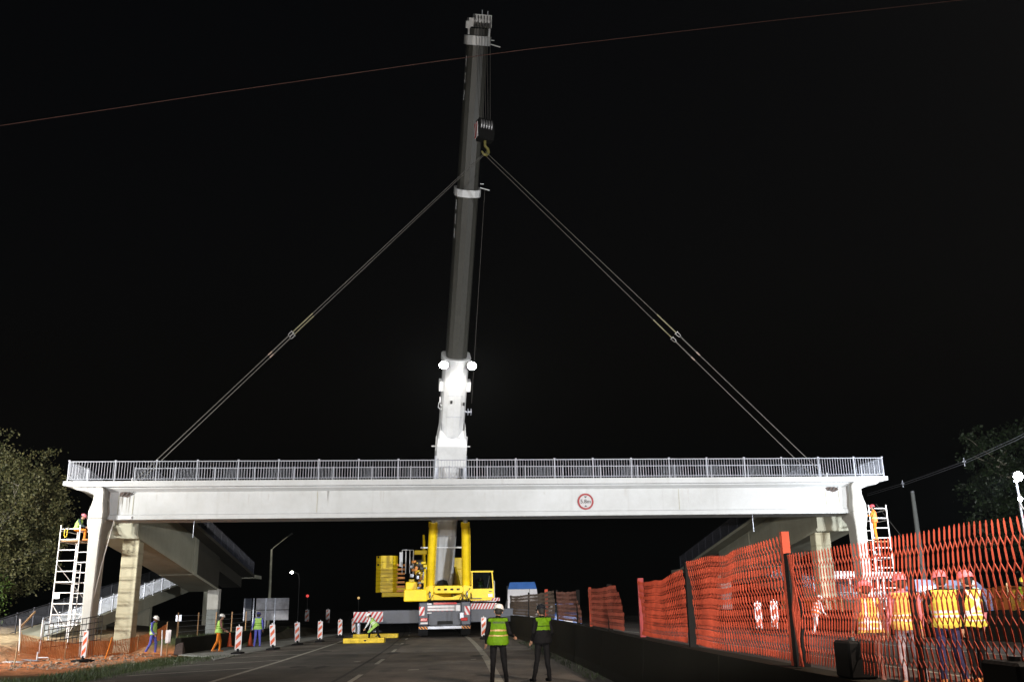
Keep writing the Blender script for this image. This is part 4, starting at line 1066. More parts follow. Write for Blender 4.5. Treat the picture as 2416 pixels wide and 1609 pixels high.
# wide luffing lug on the base section
m = MB(); m.hull([bp_(s, x, y) for s in (.243, .285) for x in (-.98, .98) for y in (-1.15, .2)] + [bp_(.31, x, -.6) for x in (-.85, .85)]); m.build('luffing_lug', M_['white'], cr)
m = MB(); m.hull([bp_(s, x, y) for s in (.384, .402) for x in (-1.02, 1.02) for y in (-.5, .1)]); m.build('guy_lug', M_['white'], cr)
for sx in (-1, 1):
    m = MB(); m.tube([bp_(.276, sx * .9, -.4), bp_(.276, sx * 1.28, -.4)], .05, 8); m.tube([bp_(.27, sx * 1.0, -.6), bp_(.298, sx * 1.0, -.6)], .05, 8); m.build('lug_pin', M_['white'], cr)
    m = MB(); m.hull([bp_(s, sx * .8, y) for s in (.285, .325) for y in (-.9, .1)] + [bp_(.285, sx * .98, y) for y in (-.9, .1)]); m.build('stiffener', M_['white'], cr)
for s, x, w_ in ((.366, -.3, .14), (.363, .52, .12)):
    m = MB(); m.hull([bp_(s + a, x + b, -.97 - c) for a in (0, .006) for b in (0, w_) for c in (0, .05)]); m.build('marking', M_['dsteel'], base_s)
for s in (.1, .16, .2, .3, .34, .38, .42):
    m = MB(); m.hull([bp_(s + a, b, -.975 - c) for a in (0, .0008) for b in (-.5, .5) for c in (0, .004)]); m.build('weld_line', M_['galv'], base_s)
# side reel and hooks
m = MB(); c_ = bp_(.343, .98, -.3)
for o_ in (.0, .2): m.lathe([(.05, -.02), (.23, -.02), (.23, .02), (.05, .02)], c_ + bxv * o_, 18, axis=bxv)
m.tube([bp_(.343, .78, -.3), bp_(.343, 1.2, -.3)], .06, 8); m.build('cable_reel', M_['galv'], cr)
m = MB(); m.tube([bp_(.355, -.78, -.4), bp_(.362, -.98, -.4), bp_(.352, -1.0, -.4), bp_(.348, -.8, -.4)], .03, 6); m.bar(bp_(.362, -.9, -.4), bp_(.372, -.9, -.4), .1, .1); m.build('hook_catch', M_['white'], cr)
m = MB(); m.tube([bp_(.36, 1.18, -.3), bp_(.745, 1.02, -.3)], .012, 5); m.build('sensor_cable', M_['rope'], cr)
for s in (.746, .973):
    m = MB(); m.tube([bp_(s, .72, -.3), bp_(s - .003, 1.3, -.4)], .035, 6); m.tube([bp_(s + .006, .72, -.2), bp_(s + .006, .95, -.2)], .03, 6); m.build('cable_guide', M_['white'], cr)
# printed bands along the left flank
for s0, n_ in ((.66, 3), (.885, 3)):
    for k in range(n_):
        m = MB(); s = s0 + k * .024 if s0 < .8 else s0 + k * .026
        w = .675 if s0 < .8 else .625
        for j in range(4):
            a, b_ = bp_(s + j * .004, -w, -.35 + .12 * ((j % 2) * 2 - 1) * .4), bp_(s + (j + 1) * .004, -w, -.35 - .12 * ((j % 2) * 2 - 1) * .4)
            m.bar(a, b_, .10, .012, up=bxv)
        m.build('flank_mark', M_['white'], cr)
# boom head with sheaves
hd = cpart('boom_head', M_['white'], lambda m: (m.hull([bp_(s, x, y) for s in (.997, 1.010) for x in (-.62, .70) for y in (-.5, .45)]), m.hull([bp_(s, x, y) for s in (1.004, 1.016) for x in (-.35, .64) for y in (-.8, .1)]),
      m.hull([bp_(s, x, y) for s in (.985, 1.0) for x in (-.60, -.48) for y in (-.3, .3)]), m.hull([bp_(s, x, y) for s in (.983, 1.0) for x in (.55, .68) for y in (-.3, .3)]), m.hull([bp_(s, x, y) for s in (.994, 1.005) for x in (-.76, -.6) for y in (-.4, .0)])), Matrix.Identity(4))
for k in range(6):
    m = MB(); m.lathe([(.08, -.03), (.36, -.035), (.32, 0), (.36, .035), (.08, .03)], bp_(1.006, -.32 + .17 * k, -.68), 18, axis=bxv); m.build('sheave', M_['steel'], hd)
m = MB(); m.tube([bp_(1.01, .12, -.3), bp_(1.023, .12, -.3)], .03, 6); m.tube([bp_(1.01, .45, -.3), bp_(1.022, .45, -.3)], .03, 6); m.build('aerial', M_['galv'], hd)
# work lamps on the end of the base section
for sx, mt in ((-1, 'lampglass'), (1, 'lampglass')):
    c_ = bp_(.441, sx * .90, -1.25); d_ = (Vector((-3.4, 44, 3)) - (c_ + CC)).normalized()
    m = MB(); m.lathe([(.1, -.24), (.24, -.14), (.29, .0)], c_, 20, axis=d_); lh = m.build('work_lamp', M_['white'], cr)
    m = MB(); m.bar(bp_(.436, sx * .8, -.8), c_ - d_ * .1, .08, .06); m.build('lamp_bracket', M_['white'], lh)
    m = MB(); m.lathe([(.28, .0), (.27, .015)], c_ + d_ * .004, 16, axis=d_); m.build('lamp_glass', M_[mt], lh)
    fl = flood(cr, 'work_lamp_beam', CC + c_ + d_ * .1, (-4.2, 54, 0), W_B, (1.0, 0.93, 0.82), 86, .3, .2)
# luffing cylinders
for sx in (-1, 1):
    a = MS @ Vector((sx * 1.22, -3.75, 2.62)); b_ = bp_(.262, sx * .92, -.75)
    d_ = (b_ - a).normalized()
    cy = cpart('luffing_cylinder', M_['yellow'], lambda m: (m.tube([a + d_ * .35, a + d_ * 4.55], .265, 24), m.tube([a + d_ * 4.45, a + d_ * 4.75], .30, 24), m.tube([a + d_ * .3, a + d_ * .5], .29, 24)), Matrix.Identity(4))
    cpart('piston_rod', M_['galv'], lambda m: m.tube([a + d_ * 4.7, b_], .16, 18), Matrix.Identity(4), cy)
    cpart('cylinder_eye', M_['galv'], lambda m: (m.tube([a - bxv * .2, a + bxv * .2], .24, 18), m.tube([a, a + d_ * .5], .15, 12)), Matrix.Identity(4), cy)
    cpart('cylinder_pipe', M_['yellow2'], lambda m: m.tube([a + d_ * .6 + bxv * .30, a + d_ * 4.4 + bxv * .30], .03, 6), Matrix.Identity(4), cy)
cpart('brace_rail', M_['white'], lambda m: m.bar((-1.75, -2.6, 5.72), (1.2, -2.6, 5.72), .09, .1), MS)
# counterweight of stacked slabs
z = 2.95; slabs = [.27, .27, .27, .27, .27, .27, .58, .46]
cw0 = Vector((-9.69, 71.7, 0)) - CC
for i, hgt in enumerate(slabs):
    oct_ = [(-.80, -.2), (-.45, -.62), (.45, -.62), (.80, -.3), (.80, 1.6), (-.80, 1.6)]
    m = MB(Matrix.Translation(cw0) @ Matrix.Rotation(R(6), 4, 'Z')); m.ext([(x, y, z) for x, y in oct_], (0, 0, hgt - .02)); m.build('counterweight_slab', M_['yellow'], cr); z += hgt
cpart('counterweight_base', M_['yellow'], lambda m: m.cbx(-4.1, -2.0, 4.3, 5.9, 2.62, 2.92, .02), MS)
cpart('counterweight_carrier', M_['yellow'], lambda m: m.bx(-3.6, 1.9, 4.9, 5.5, 2.95, 3.3), MS)
cpart('winch_housing', M_['yellow'], lambda m: (m.cbx(.7, 1.9, 3.5, 4.9, 2.9, 5.3, .06), m.cbx(.72, 1.92, 3.3, 3.6, 4.5, 5.35, .04)), MS)
for k in range(7): cpart('ladder_rung', M_['orangey'], lambda m: m.bx(-3.05, -2.45, 4.2, 4.3, 2.95 + .31 * k, 3.1 + .31 * k), MS)
# machinery on the left flank
mach = cpart('machinery_deck', M_['yellow'], lambda m: (m.cbx(-2.55, -1.1, -.9, 2.4, 2.18, 2.9, .05), m.cbx(-2.5, -1.75, .9, 1.9, 2.9, 3.4, .05), m.ext([(-1.2, -.8, 2.9), (-1.2, .8, 4.2), (-1.2, 1.9, 4.2), (-1.2, 2.2, 2.9)], (-.12, 0, 0))))
for i in range(62):
    x, y, z = rnd.uniform(-2.3, -1.15), rnd.uniform(-1.1, .6), rnd.uniform(2.9, 4.9)
    mt = rnd.choice(['yellow', 'yellow', 'yellow2', 'orangey', 'dsteel', 'galv'])
    w, h_ = rnd.uniform(.05, .2), rnd.uniform(.06, .28)
    m = MB(MS)
    if rnd.random() < .55: m.cbx(x - w, x + w, y - .2, y + .2, z, z + h_, .02)
    else: m.tube([(x, y - .3, z), (x, y + .3, z + .05)], w * .6, 12)
    m.build('machinery_box', M_[mt], cr)
for i in range(9):
    x0, z0 = rnd.uniform(-2.2, -1.2), rnd.uniform(2.6, 4.6)
    m = MB(MS); m.tube([(x0, -1.1, z0), (x0 + rnd.uniform(-.3, .3), -1.3, z0 - .3), (x0 + rnd.uniform(-.4, .4), -1.1, z0 - .6)], .03, 6); m.build('hose', M_[rnd.choice(['dsteel', 'orangey', 'galv'])], cr)
cpart('winch_drum', M_['steel'], lambda m: m.lathe([(.5, -.5), (.5, -.45), (.3, -.42), (.3, .42), (.5, .45), (.5, .5)], (-1.5, 2.9, 4.9), 20, axis=(1, 0, 0)), MS)
cpart('winch_frame', M_['yellow'], lambda m: (m.ext([(-1.1, 1.2, 4.2), (-1.1, 2.2, 6.3), (-1.1, 2.9, 7.0), (-1.1, 3.4, 5.0), (-1.1, 3.2, 4.0)], (-.15, 0, 0)), m.cbx(-1.9, -1.0, 1.6, 2.4, 5.5, 5.8, .03)), MS)
def hand(m):
    for x in (-2.75, -2.5, -2.2, -1.95):
        m.tube([(x, 2.2, 4.2), (x, 2.2, 5.9 - .1 * abs(x + 2.5))], .04, 6)
    m.tube([(-2.75, 2.2, 5.85), (-1.95, 2.2, 5.85)], .03, 6); m.bx(-2.95, -2.72, 2.15, 2.2, 4.7, 5.7)
cpart('handrail', M_['white'], hand, MS)
cpart('cab_platform', M_['yellow'], lambda m: m.cbx(1.2, 2.9, -4.0, -1.6, 2.2, 2.36, .02), MS)
# operator cab
def cabshell(m):
    A = [(1.55, -4.1), (3.05, -4.1), (3.05, -2.3), (1.55, -2.3)]
    m.bx(1.55, 3.05, -4.1, -2.3, 2.36, 2.95); m.bx(1.5, 3.0, -4.15, -2.2, 4.0, 4.1)
    for x, y in A: m.bar((x + (.04 if x < 2 else -.04), y + (.04 if y < -3 else -.04), 2.95), (x + (.04 if x < 2 else -.12), y + (.04 if y < -3 else -.04), 4.02), .08, .08, up=(0, 1, 0))
cab = cpart('operator_cab', M_['yellow'], cabshell, MS)
cpart('windscreen', M_['cabglass'], lambda m: m.ext([(1.6, -4.09, 2.96), (3.0, -4.09, 2.96), (2.92, -4.09, 3.99), (1.6, -4.09, 3.99)], (0, .012, 0)), MS, cab)
cpart('side_window', M_['cabglass'], lambda m: (m.ext([(1.58, -4.0, 2.96), (1.58, -2.4, 2.96), (1.58, -2.4, 3.99), (1.58, -4.0, 3.99)], (.012, 0, 0)), m.ext([(3.0, -4.0, 2.96), (3.0, -2.4, 2.96), (2.93, -2.4, 3.99), (2.93, -4.0, 3.99)], (.012, 0, 0))), MS, cab)
cpart('rear_wall', M_['dsteel'], lambda m: m.bx(1.62, 2.95, -2.42, -2.36, 2.95, 4.0), MS, cab)
cpart('seat', M_['cblack'], lambda m: (m.cbx(2.0, 2.55, -3.2, -2.7, 2.5, 2.95, .05), m.cbx(2.0, 2.55, -2.78, -2.62, 2.9, 3.6, .05)), MS, cab)
def rrail(m):
    for x in (2.95, 3.08, 3.3, 3.42): m.tube([(x, -1.7, 2.2), (x, -1.7, 3.5)], .035, 6)
    m.tube([(2.95, -1.7, 3.5), (3.08, -1.7, 3.5)], .035, 6); m.tube([(3.3, -1.7, 3.5), (3.42, -1.7, 3.5)], .035, 6); m.bx(1.9, 3.5, -1.9, -1.5, 2.12, 2.2)
cpart('access_rail', M_['white'], rrail, MS)
op = MS @ Vector((2.27, -2.95, 2.52)) + CC
sit = dict(pel=(0, 0, .55), che=(0, .02, .86), nec=(0, .02, 1.07), hea=(0, .05, 1.21), hl=(-.09, .02, .52), hr=(.09, .02, .52), kl=(-.12, .44, .50), kr=(.12, .44, .50), al=(-.12, .46, .10), ar=(.12, .46, .10),
           sl=(-.18, .0, 1.01), sr=(.18, .0, 1.01), el=(-.24, .12, .76), er=(.24, .12, .76), wl=(-.2, .38, .74), wr=(.2, .38, .74))
person('crane operator in lime vest sitting inside the yellow cab', (op.x, op.y, 2.52), R(189), 1.7, {k: (v[0], v[1], v[2] + -.12) for k, v in sit.items()}, 'cblack', 'cnavy', 'lime', helmet=None, skin='skin2', voxel=.015, seated=True)

for k in range(3): cpart('vent', M_['hole'], lambda m: m.bx(-2.3 + .32 * k, -2.1 + .32 * k, -.915, -.89, 2.42, 2.72), MS, mach)
for z_ in (2.55, 2.75): cpart('panel_seam', M_['dsteel'], lambda m: m.bx(-2.5, -1.15, -.912, -.9, z_ + .12, z_ + .13), MS, mach)
cpart('wiper', M_['dsteel'], lambda m: m.bar((2.6, -4.11, 3.0), (2.75, -4.11, 3.75), .03, .02), MS, cab)
cpart('door_handle', M_['dsteel'], lambda m: m.bx(2.7, 2.9, -4.13, -4.1, 2.75, 2.8), MS, cab)
cpart('cab_step', M_['dsteel'], lambda m: m.bx(1.6, 2.2, -4.3, -4.05, 2.3, 2.36), MS, cab)
cpart('cab_label', M_['signwhite'], lambda m: m.bx(2.65, 2.95, -4.112, -4.1, 2.42, 2.62), MS, cab)
for i in range(14):
    sx_ = rnd.choice((-1, 1)); x0 = sx_ * rnd.uniform(.85, 1.5); z0 = rnd.uniform(2.3, 3.1)
    m = MB(MS); m.tube([(x0, -4.0, z0), (x0 + rnd.uniform(-.2, .2), -4.45, z0 - .1), (x0 + rnd.uniform(-.25, .25), -4.4, z0 - .4), (x0, -4.0, z0 - .5)], .022, 6); m.build('hose', M_['dsteel'], cr)
for sx_ in (-1, 1):
    m = MB(MS); m.lathe([(.2, -.06), (.24, 0), (.2, .06)], (sx_ * 1.22, -4.2, 2.62), 16, axis=(1, 0, 0)); m.build('pivot_cap', M_['galv'], cr)
for k, hgt in enumerate((5.55, 5.0)):
    m = MB(Matrix.Translation(cw0) @ Matrix.Rotation(R(6), 4, 'Z')); m.ext([(-.70, -.335, hgt - .12), (-.58, -.48, hgt - .12), (-.58, -.48, hgt + .02), (-.70, -.335, hgt + .02)], (-.012, -.012, 0)); m.build('weight_mark', M_['black'], cr)
# hook block, hoist ropes, slings
HK = LW(0.0, 1.3, 26.9)
hb = thing('hook_block', 'dark crane hook block with striped side plate in front of the boom', 'hook block', HK - Vector((0, 0, 0.0)), R(25))
m = MB(); m.ext([(-.42, -.22, -.55), (.42, -.22, -.55), (.5, -.22, -.1), (.42, -.22, .7), (-.42, -.22, .7), (-.5, -.22, -.1)], (0, .44, 0)); m.build('block_body', M_['blackpost'], hb)
p = MB(); p.bx(-.53, -.505, -.2, .2, -.45, .45); pp = p.build('striped_plate', M_['signwhite'], hb)
m = MB(); m.hazard((-.535, .2, -.45), (0, -1, 0), (0, 0, 1), .4, .9, 2, 0, pitch=.34, lean=.35); m.build('stripe', M_['signred'], pp)
for k in range(5):
    m = MB(); m.lathe([(.08, -.02), (.36, -.025), (.33, 0), (.36, .025), (.08, .02)], (-.3 + .15 * k, 0, .35), 16, axis=(1, 0, 0)); m.build('sheave', M_['steel'], hb)
m = MB(); m.tube([(0, 0, -.55), (0, 0, -.85), (.16, 0, -1.0), (.2, 0, -1.2), (.08, 0, -1.38), (-.1, 0, -1.36), (-.2, 0, -1.2)], [.08, .08, .09, .10, .10, .08, .05], 10); m.build('hook', M_['hookpaint'], hb)
for k in range(6):
    a = CC + bp_(1.006, -.32 + .17 * k, -1.02); b_ = HK + Vector((-.3 + .12 * k, 0, .5))
    m = MB(); m.tube([a - CC, b_ - CC], .014, 5); m.build('hoist_rope', M_['rope'], cr)
def sling(sx, y_end, yo, label, grp):
    top = HK + Vector((0.03 * sx, 0, -1.32)); t = thing('lifting_sling', label, 'sling', top, 0, grp)
    mid = LW(sx * 9.92, 1.3 + (y_end - 1.3) * .6 + yo, 15.2); end = LW(sx * 17.0, y_end, 7.72)
    a, b_, c_ = Vector((0, yo * 2, 0)), mid - top, end - top
    d1 = (b_ - a).normalized(); d2 = (c_ - b_).normalized()
    m = MB(); m.tube([a, b_ - d1 * 1.5], .019, 6); m.build('upper_rope', M_['rope'], t)
    m = MB(); m.tube([b_ - d1 * 1.5, b_ - d1 * .12], .034, 6); m.build('spliced_eye', M_['slingtape'], t)
    m = MB(); m.tube([b_ + d2 * .12, b_ + d2 * 1.3], .034, 6); m.build('spliced_eye', M_['rope'], t)
    m = MB(); m.tube([b_ + d2 * 1.3, b_ + d2 * 1.55], .038, 6); m.build('rope_tag', M_['slingtape2'], t)
    m = MB(); m.tube([b_ + d2 * 1.5, c_], .024, 6); m.build('lower_rope', M_['rope'], t)
    m = MB(); n_ = d2.cross(Vector((0, 1, 0))).normalized()
    m.tube([b_ - d1 * .13 + n_ * .06, b_ + n_ * .075, b_ + d2 * .12 + n_ * .06, b_ + d2 * .18, b_ + d2 * .12 - n_ * .06, b_ - n_ * .075, b_ - d1 * .13 - n_ * .06], .02, 8)
    m.tube([b_ - d1 * .12 - n_ * .11, b_ - d1 * .12 + n_ * .11], .024, 8); m.build('shackle', M_['steel'], t)
    m = MB(); m.tube([c_ + Vector((0, 0, .25)), c_], .05, 8); m.lathe([(.14, 0), (.14, .05)], c_ - Vector((0, 0, .04)), 12); m.build('deck_anchor', M_['steel'], t)
sling(-1, 1.0, -.05, 'grey lifting sling from hook to deck end above the seated worker, strand off crane side', 'slings to the deck end by the large tree')
sling(-1, 1.6, .05, 'grey lifting sling from hook to deck end above the seated worker, strand on crane side', 'slings to the deck end by the large tree')
sling(1, 0.7, -.12, 'grey lifting sling from hook to deck end above the orange fence, strand off crane side', 'slings to the deck end by the orange fence')
sling(1, 1.9, .12, 'grey lifting sling from hook to deck end above the orange fence, strand on crane side', 'slings to the deck end by the orange fence')
# guide rope tied from the girder to the pier
m = MB(); a, b_, c_ = LW(-17.45, .35, 5.9), LW(-17.75, .25, 4.0), LW(-17.98, .1, 2.0); m.tube([a, b_, c_, LW(-17.98, .06, 1.9)], .025, 6)
o = m.build('guide_rope', M_['whiterope']); tag(o, 'pale guide rope slanting from the girder end down the pier by the tree', 'rope')

# yellow outrigger mats
for x, y, l_, label in ((-8.3, 52.9, 2.2, 'long yellow steel mat with a lifting hole lying on the road'), (-8.9, 61.3, 2.8, 'yellow steel mat half hidden behind another by the outrigger')):
    t = thing('outrigger_mat', label, 'mat', (x, y, 0.0), R(3), 'outrigger mats')
    m = MB(); m.cbx(-l_ / 2, l_ / 2, -.45, .45, .01, .27, .02); m.build('mat_body', M_['yellow2'], t)
    m = MB(); m.hull([(.08 + .07 * math.cos(a), -.458, .14 + .045 * math.sin(a)) for a in [k * math.pi / 4 for k in range(8)]] + [(.08 + .07 * math.cos(a), -.44, .14 + .045 * math.sin(a)) for a in [k * math.pi / 4 for k in range(8)]]); m.build('lifting_hole', M_['hole'], t)
M_['net2'] = pm('dim orange netting', (0.20, 0.045, 0.028), 0.6, 0, 0.25, 2)  # far panels: the light's falloff is put into these three net colours
M_['net3'] = pm('dimmer brown orange netting', (0.095, 0.036, 0.024), 0.7, 0, 0.35, 1.5)
M_['net4'] = pm('dimmest grey brown netting', (0.05, 0.033, 0.022), 0.8, 0, 0.35, 1.5)
# ------------------------------------------------------------------ orange net fence on the median wall
fence = thing('net_fence', 'orange red plastic net fence standing on the dark median wall', 'fence', (xr(10) + 3.0, 10, 1.05))
FO = Vector(fence.location)
def net_panel(y0, y1, ztop0, ztop1, sag=0.0, tear=None, pitch=0.105, row=0.16, lift=0.02, wav=0.02, rad=.0125):
    """vertical blades joined by thin crossing strands, staggered row by row"""
    m = MB(); n = int(abs(y1 - y0) / pitch); rows = int((max(ztop0, ztop1) - zw((y0 + y1) / 2)) / row)
    def P(u, v):      # u along 0..1, v row height 0..1
        y = y0 + (y1 - y0) * u; zt = ztop0 + (ztop1 - ztop0) * u - sag * 4 * u * (1 - u); zb_ = zw(y) + lift
        bx_ = wav * math.sin(7 * u + 3 * v) + 0.6 * wav * mnoise.noise((u * 6, v * 3, y0))
        zt += .035 * mnoise.noise((y * .9, 2, 1)); x = xr(y) + 3.0 + bx_
        return Vector((x, y, zb_ + (zt - zb_) * v)) - FO
    for r_ in range(rows):
        for c in range(n + 1):
            u = (c + (0.5 if r_ % 2 else 0) + .22 * mnoise.noise((c * .21, r_ * .5, y0))) / n
            if u > 1: continue
            v0, v1 = (r_ + .18) / rows, (r_ + .86) / rows
            if tear and tear(u, (r_ + .5) / rows): continue
            ts = [(v0, .25), (v0 + (v1 - v0) * .22, 1), (v0 + (v1 - v0) * .78, 1), (v1, .3)]
            V_ = []
            for v, k in ts:
                c_ = P(u, v); q = rad * k; V_ += [c_ + Vector((-q, 0, 0)), c_ + Vector((0, q * 1.3, 0)), c_ + Vector((q, 0, 0)), c_ + Vector((0, -q * 1.3, 0))]
            m.add(V_, [(4 * i + k, 4 * i + (k + 1) % 4, 4 * i + 4 + (k + 1) % 4, 4 * i + 4 + k) for i in range(3) for k in range(4)])
            if r_ + 1 < rows:
                for s in (-.5, .5):
                    u2 = u + s / n
                    if 0 <= u2 <= 1 and not (tear and tear(u2, (r_ + 1.5) / rows)):
                        a, b_ = P(u, v1 - .004), P(u2, (r_ + 1.2) / rows)
                        m.bar(a, b_, .009, .006, up=(1, 0, 0))
    return m
def fpost(y, z, w=.07, mat_='dsteel', dx=0.06):
    m = MB(); x = xr(y) + 3.0 + dx; m.bx(x - w / 2 - FO.x, x + w / 2 - FO.x, y - w / 2 - FO.y, y + w / 2 - FO.y, zw(y) - .05 - FO.z, z - FO.z); return m.build('fence_post', M_['blackpost' if mat_ == 'dsteel' else mat_], fence)
specs = [(4.6, 10.9, 2.31, 2.31, 0, None), (11.3, 16.2, 2.55, 2.50, 0.05, None), (16.7, 21.1, 2.36, 2.30, .10, None),
         (23.3, 29.6, 2.28, 2.28, .03, lambda u, v: u < .12 * v),
         (31.5, 39.0, 2.28, 2.36, .05, lambda u, v: u < .16 * v), (40.0, 52.0, 2.42, 2.42, .04, None), (52.4, 64.0, 2.42, 2.5, .04, None)]
for k, (y0, y1, a, b_, sg_, tr) in enumerate(specs):
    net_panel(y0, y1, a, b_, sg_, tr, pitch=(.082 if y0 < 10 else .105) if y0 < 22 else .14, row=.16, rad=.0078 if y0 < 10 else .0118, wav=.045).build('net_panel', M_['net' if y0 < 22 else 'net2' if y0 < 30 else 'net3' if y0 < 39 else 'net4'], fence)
for y, z, w, mt in ((5.1, 2.33, .06, 'dsteel'), (8.1, 2.2, .05, 'dsteel'), (11.08, 2.30, .15, 'dsteel'), (11.28, 2.56, .09, 'net'), (16.45, 2.45, .14, 'dsteel'), (21.2, 2.32, .12, 'rimred'), (25.8, 2.3, .12, 'dsteel'), (29.7, 2.3, .08, 'net'), (32.7, 2.28, .12, 'dsteel'), (39.2, 2.4, .08, 'dsteel'), (43.5, 2.5, .14, 'net'), (52.2, 2.5, .1, 'dsteel'), (64.1, 2.5, .1, 'dsteel')):
    fpost(y, z, w, mt)
# loose folds of netting hanging at the big post
m = MB()
for k in range(4):
    y = 10.86 - k * .03; x = xr(y) + 2.96 - FO.x
    pts = [(x + .02 * math.sin(i * 1.3 + k), y - FO.y, 1.07 + 1.2 * i / 8 - FO.z) for i in range(9)]
    for i in range(8): m.bar(pts[i], pts[i + 1], .06, .008, up=(1, 0, 0))
m.build('net_fold', M_['net'], fence)
for y, h_, w in ((9.35, .34, .42), (6.55, .30, .5)):
    t = thing('footing_block', 'squat dark footing block under the net beside the watchers' if y > 8 else 'wide dark footing block under the net away from the watchers', 'block', (xr(y) + 3.0, y, zw(y)))
    m = MB(); m.cbx(-.13, .13, -w / 2, w / 2, 0.001, h_, .02); m.build('block_body', M_['blackpost'], t)
    m = MB(); m.tube([(0, 0, h_), (0, 0, h_ + .03)], .05, 8); m.build('socket', M_['dsteel'], t)

# ------------------------------------------------------------------ marker boards (striped delineators)
def marker():
    t = thing('marker_board', 'x', 'marker board')
    m = MB(); m.hull([(x * sx, y, z) for sx in (-1, 1) for y in (-.012, .012) for x, z in ((.135, .20), (.105, .16), (.135, 1.10), (.12, 1.13))]); bd_ = m.build('board', M_['signwhite'], t)
    m = MB()
    for d, fl in ((-.0165, 1), (.0165, -1)): m.hazard((-.105, d, .22), (1, 0, 0), (0, 0, 1), .21, .88, 1, 0, pitch=.62, lean=.62 / .88 * .5, off=.0)
    m.v.clear(); m.f.clear(); m.mi.clear(); m.sm.clear()
    for d in (-.0165, .0165):
        for k in range(-1, 3):
            z0 = .20 + k * .36
            poly = [(-.105, z0), (.105, z0 + .2), (.105, z0 + .38), (-.105, z0 + .18)]
            pl = [(min(max(z, .22), 1.085), x) for x, z in poly]
            cl = clip([(z, x) for x, z in poly], .22, 1.085)
            if len(cl) > 2: m.add([(x, d, z) for z, x in cl], [list(range(len(cl)))])
    m.build('stripe', M_['orred'], t)
    m = MB(); m.bx(-.018, .018, -.012, .012, 1.12, 1.2); m.build('handle', M_['signwhite'], t)
    m = MB(); m.hull([(x * sx, y * sy, z) for sx in (-1, 1) for sy in (-1, 1) for x, y, z in ((.22, .38, 0), (.20, .36, .07), (.1, .2, .1))]); m.build('rubber_base', M_['rubber'], t)
    m = MB(); m.bx(-.05, .05, -.03, .03, .08, .22); m.build('socket', M_['rubber'], t)
    return t
mk = marker(); used = [False]
GM = 'striped marker boards set out round the works'
def place_marker(x, y, z, rz, label, tilt=0.0, s=1.0):
    o = mk if not used[0] else copy_tree(mk); used[0] = True
    o.location = (x, y, z); o.rotation_euler = (0, tilt, rz); o.scale = (s, s, s); tag(o, label, 'marker board', GM)
place_marker(-16.6, 37.3, 0.0, R(-28), 'striped marker board standing on the dirt in front of the pier', R(2))
place_marker(-11.95, 41.7, 0.01, R(3), 'orange striped marker board beside the worker in orange trousers')
place_marker(-11.5, 45.9, 0.01, R(-6), 'leaning striped marker board beside the worker with navy helmet', R(-5))
place_marker(-11.6, 51.4, 0.01, R(-4), 'slightly leaning striped marker board, third of the row from the orange trousered worker', R(-3))
place_marker(-11.3, 55.7, 0.01, R(2), 'upright striped marker board, fourth of the row from the orange trousered worker')
place_marker(-11.55, 63.4, 0.01, R(0), 'striped marker board by the stacked end of the yellow mats', R(-1))
place_marker(-11.8, 70.2, 0.01, R(-8), 'smallest looking striped marker board at the end of the row by the outrigger', R(-2))
place_marker(-1.9, 55.6, 0.01, R(2), 'striped marker board by the crane next to the worker in black trousers', s=1.06)
place_marker(11.25, 45.0, 0.41, R(10), 'narrow striped marker board seen through the tall net panel', s=1.2)
place_marker(12.0, 45.0, 0.41, R(-4), 'striped marker board beside its twin behind the tall net panel', s=1.25)
place_marker(-21.7, 100.0, 0.0, R(0), 'distant striped marker board below the red lamp', s=1.6)
place_marker(-21.5, 110.0, 0.0, R(0), 'distant striped marker board alone in the dark beside the road', s=1.6)

def cone(x, y, z, label):
    t = thing('traffic_cone', label, 'cone', (x, y, z), .2, 'traffic cones by the low wall')
    m = MB(); m.lathe([(.13, .03), (.125, .06), (.03, .66), (.022, .68)], (0, 0, 0), 18); m.build('cone_body', M_['orred'], t)
    m = MB(); m.cbx(-.19, .19, -.19, .19, 0, .035, .01); m.build('cone_base', M_['orred'], t)
cone(-14.85, 50.2, .03, 'plain orange traffic cone by the low dark wall'); cone(-13.75, 50.1, .03, 'orange traffic cone half hidden behind a marker board')

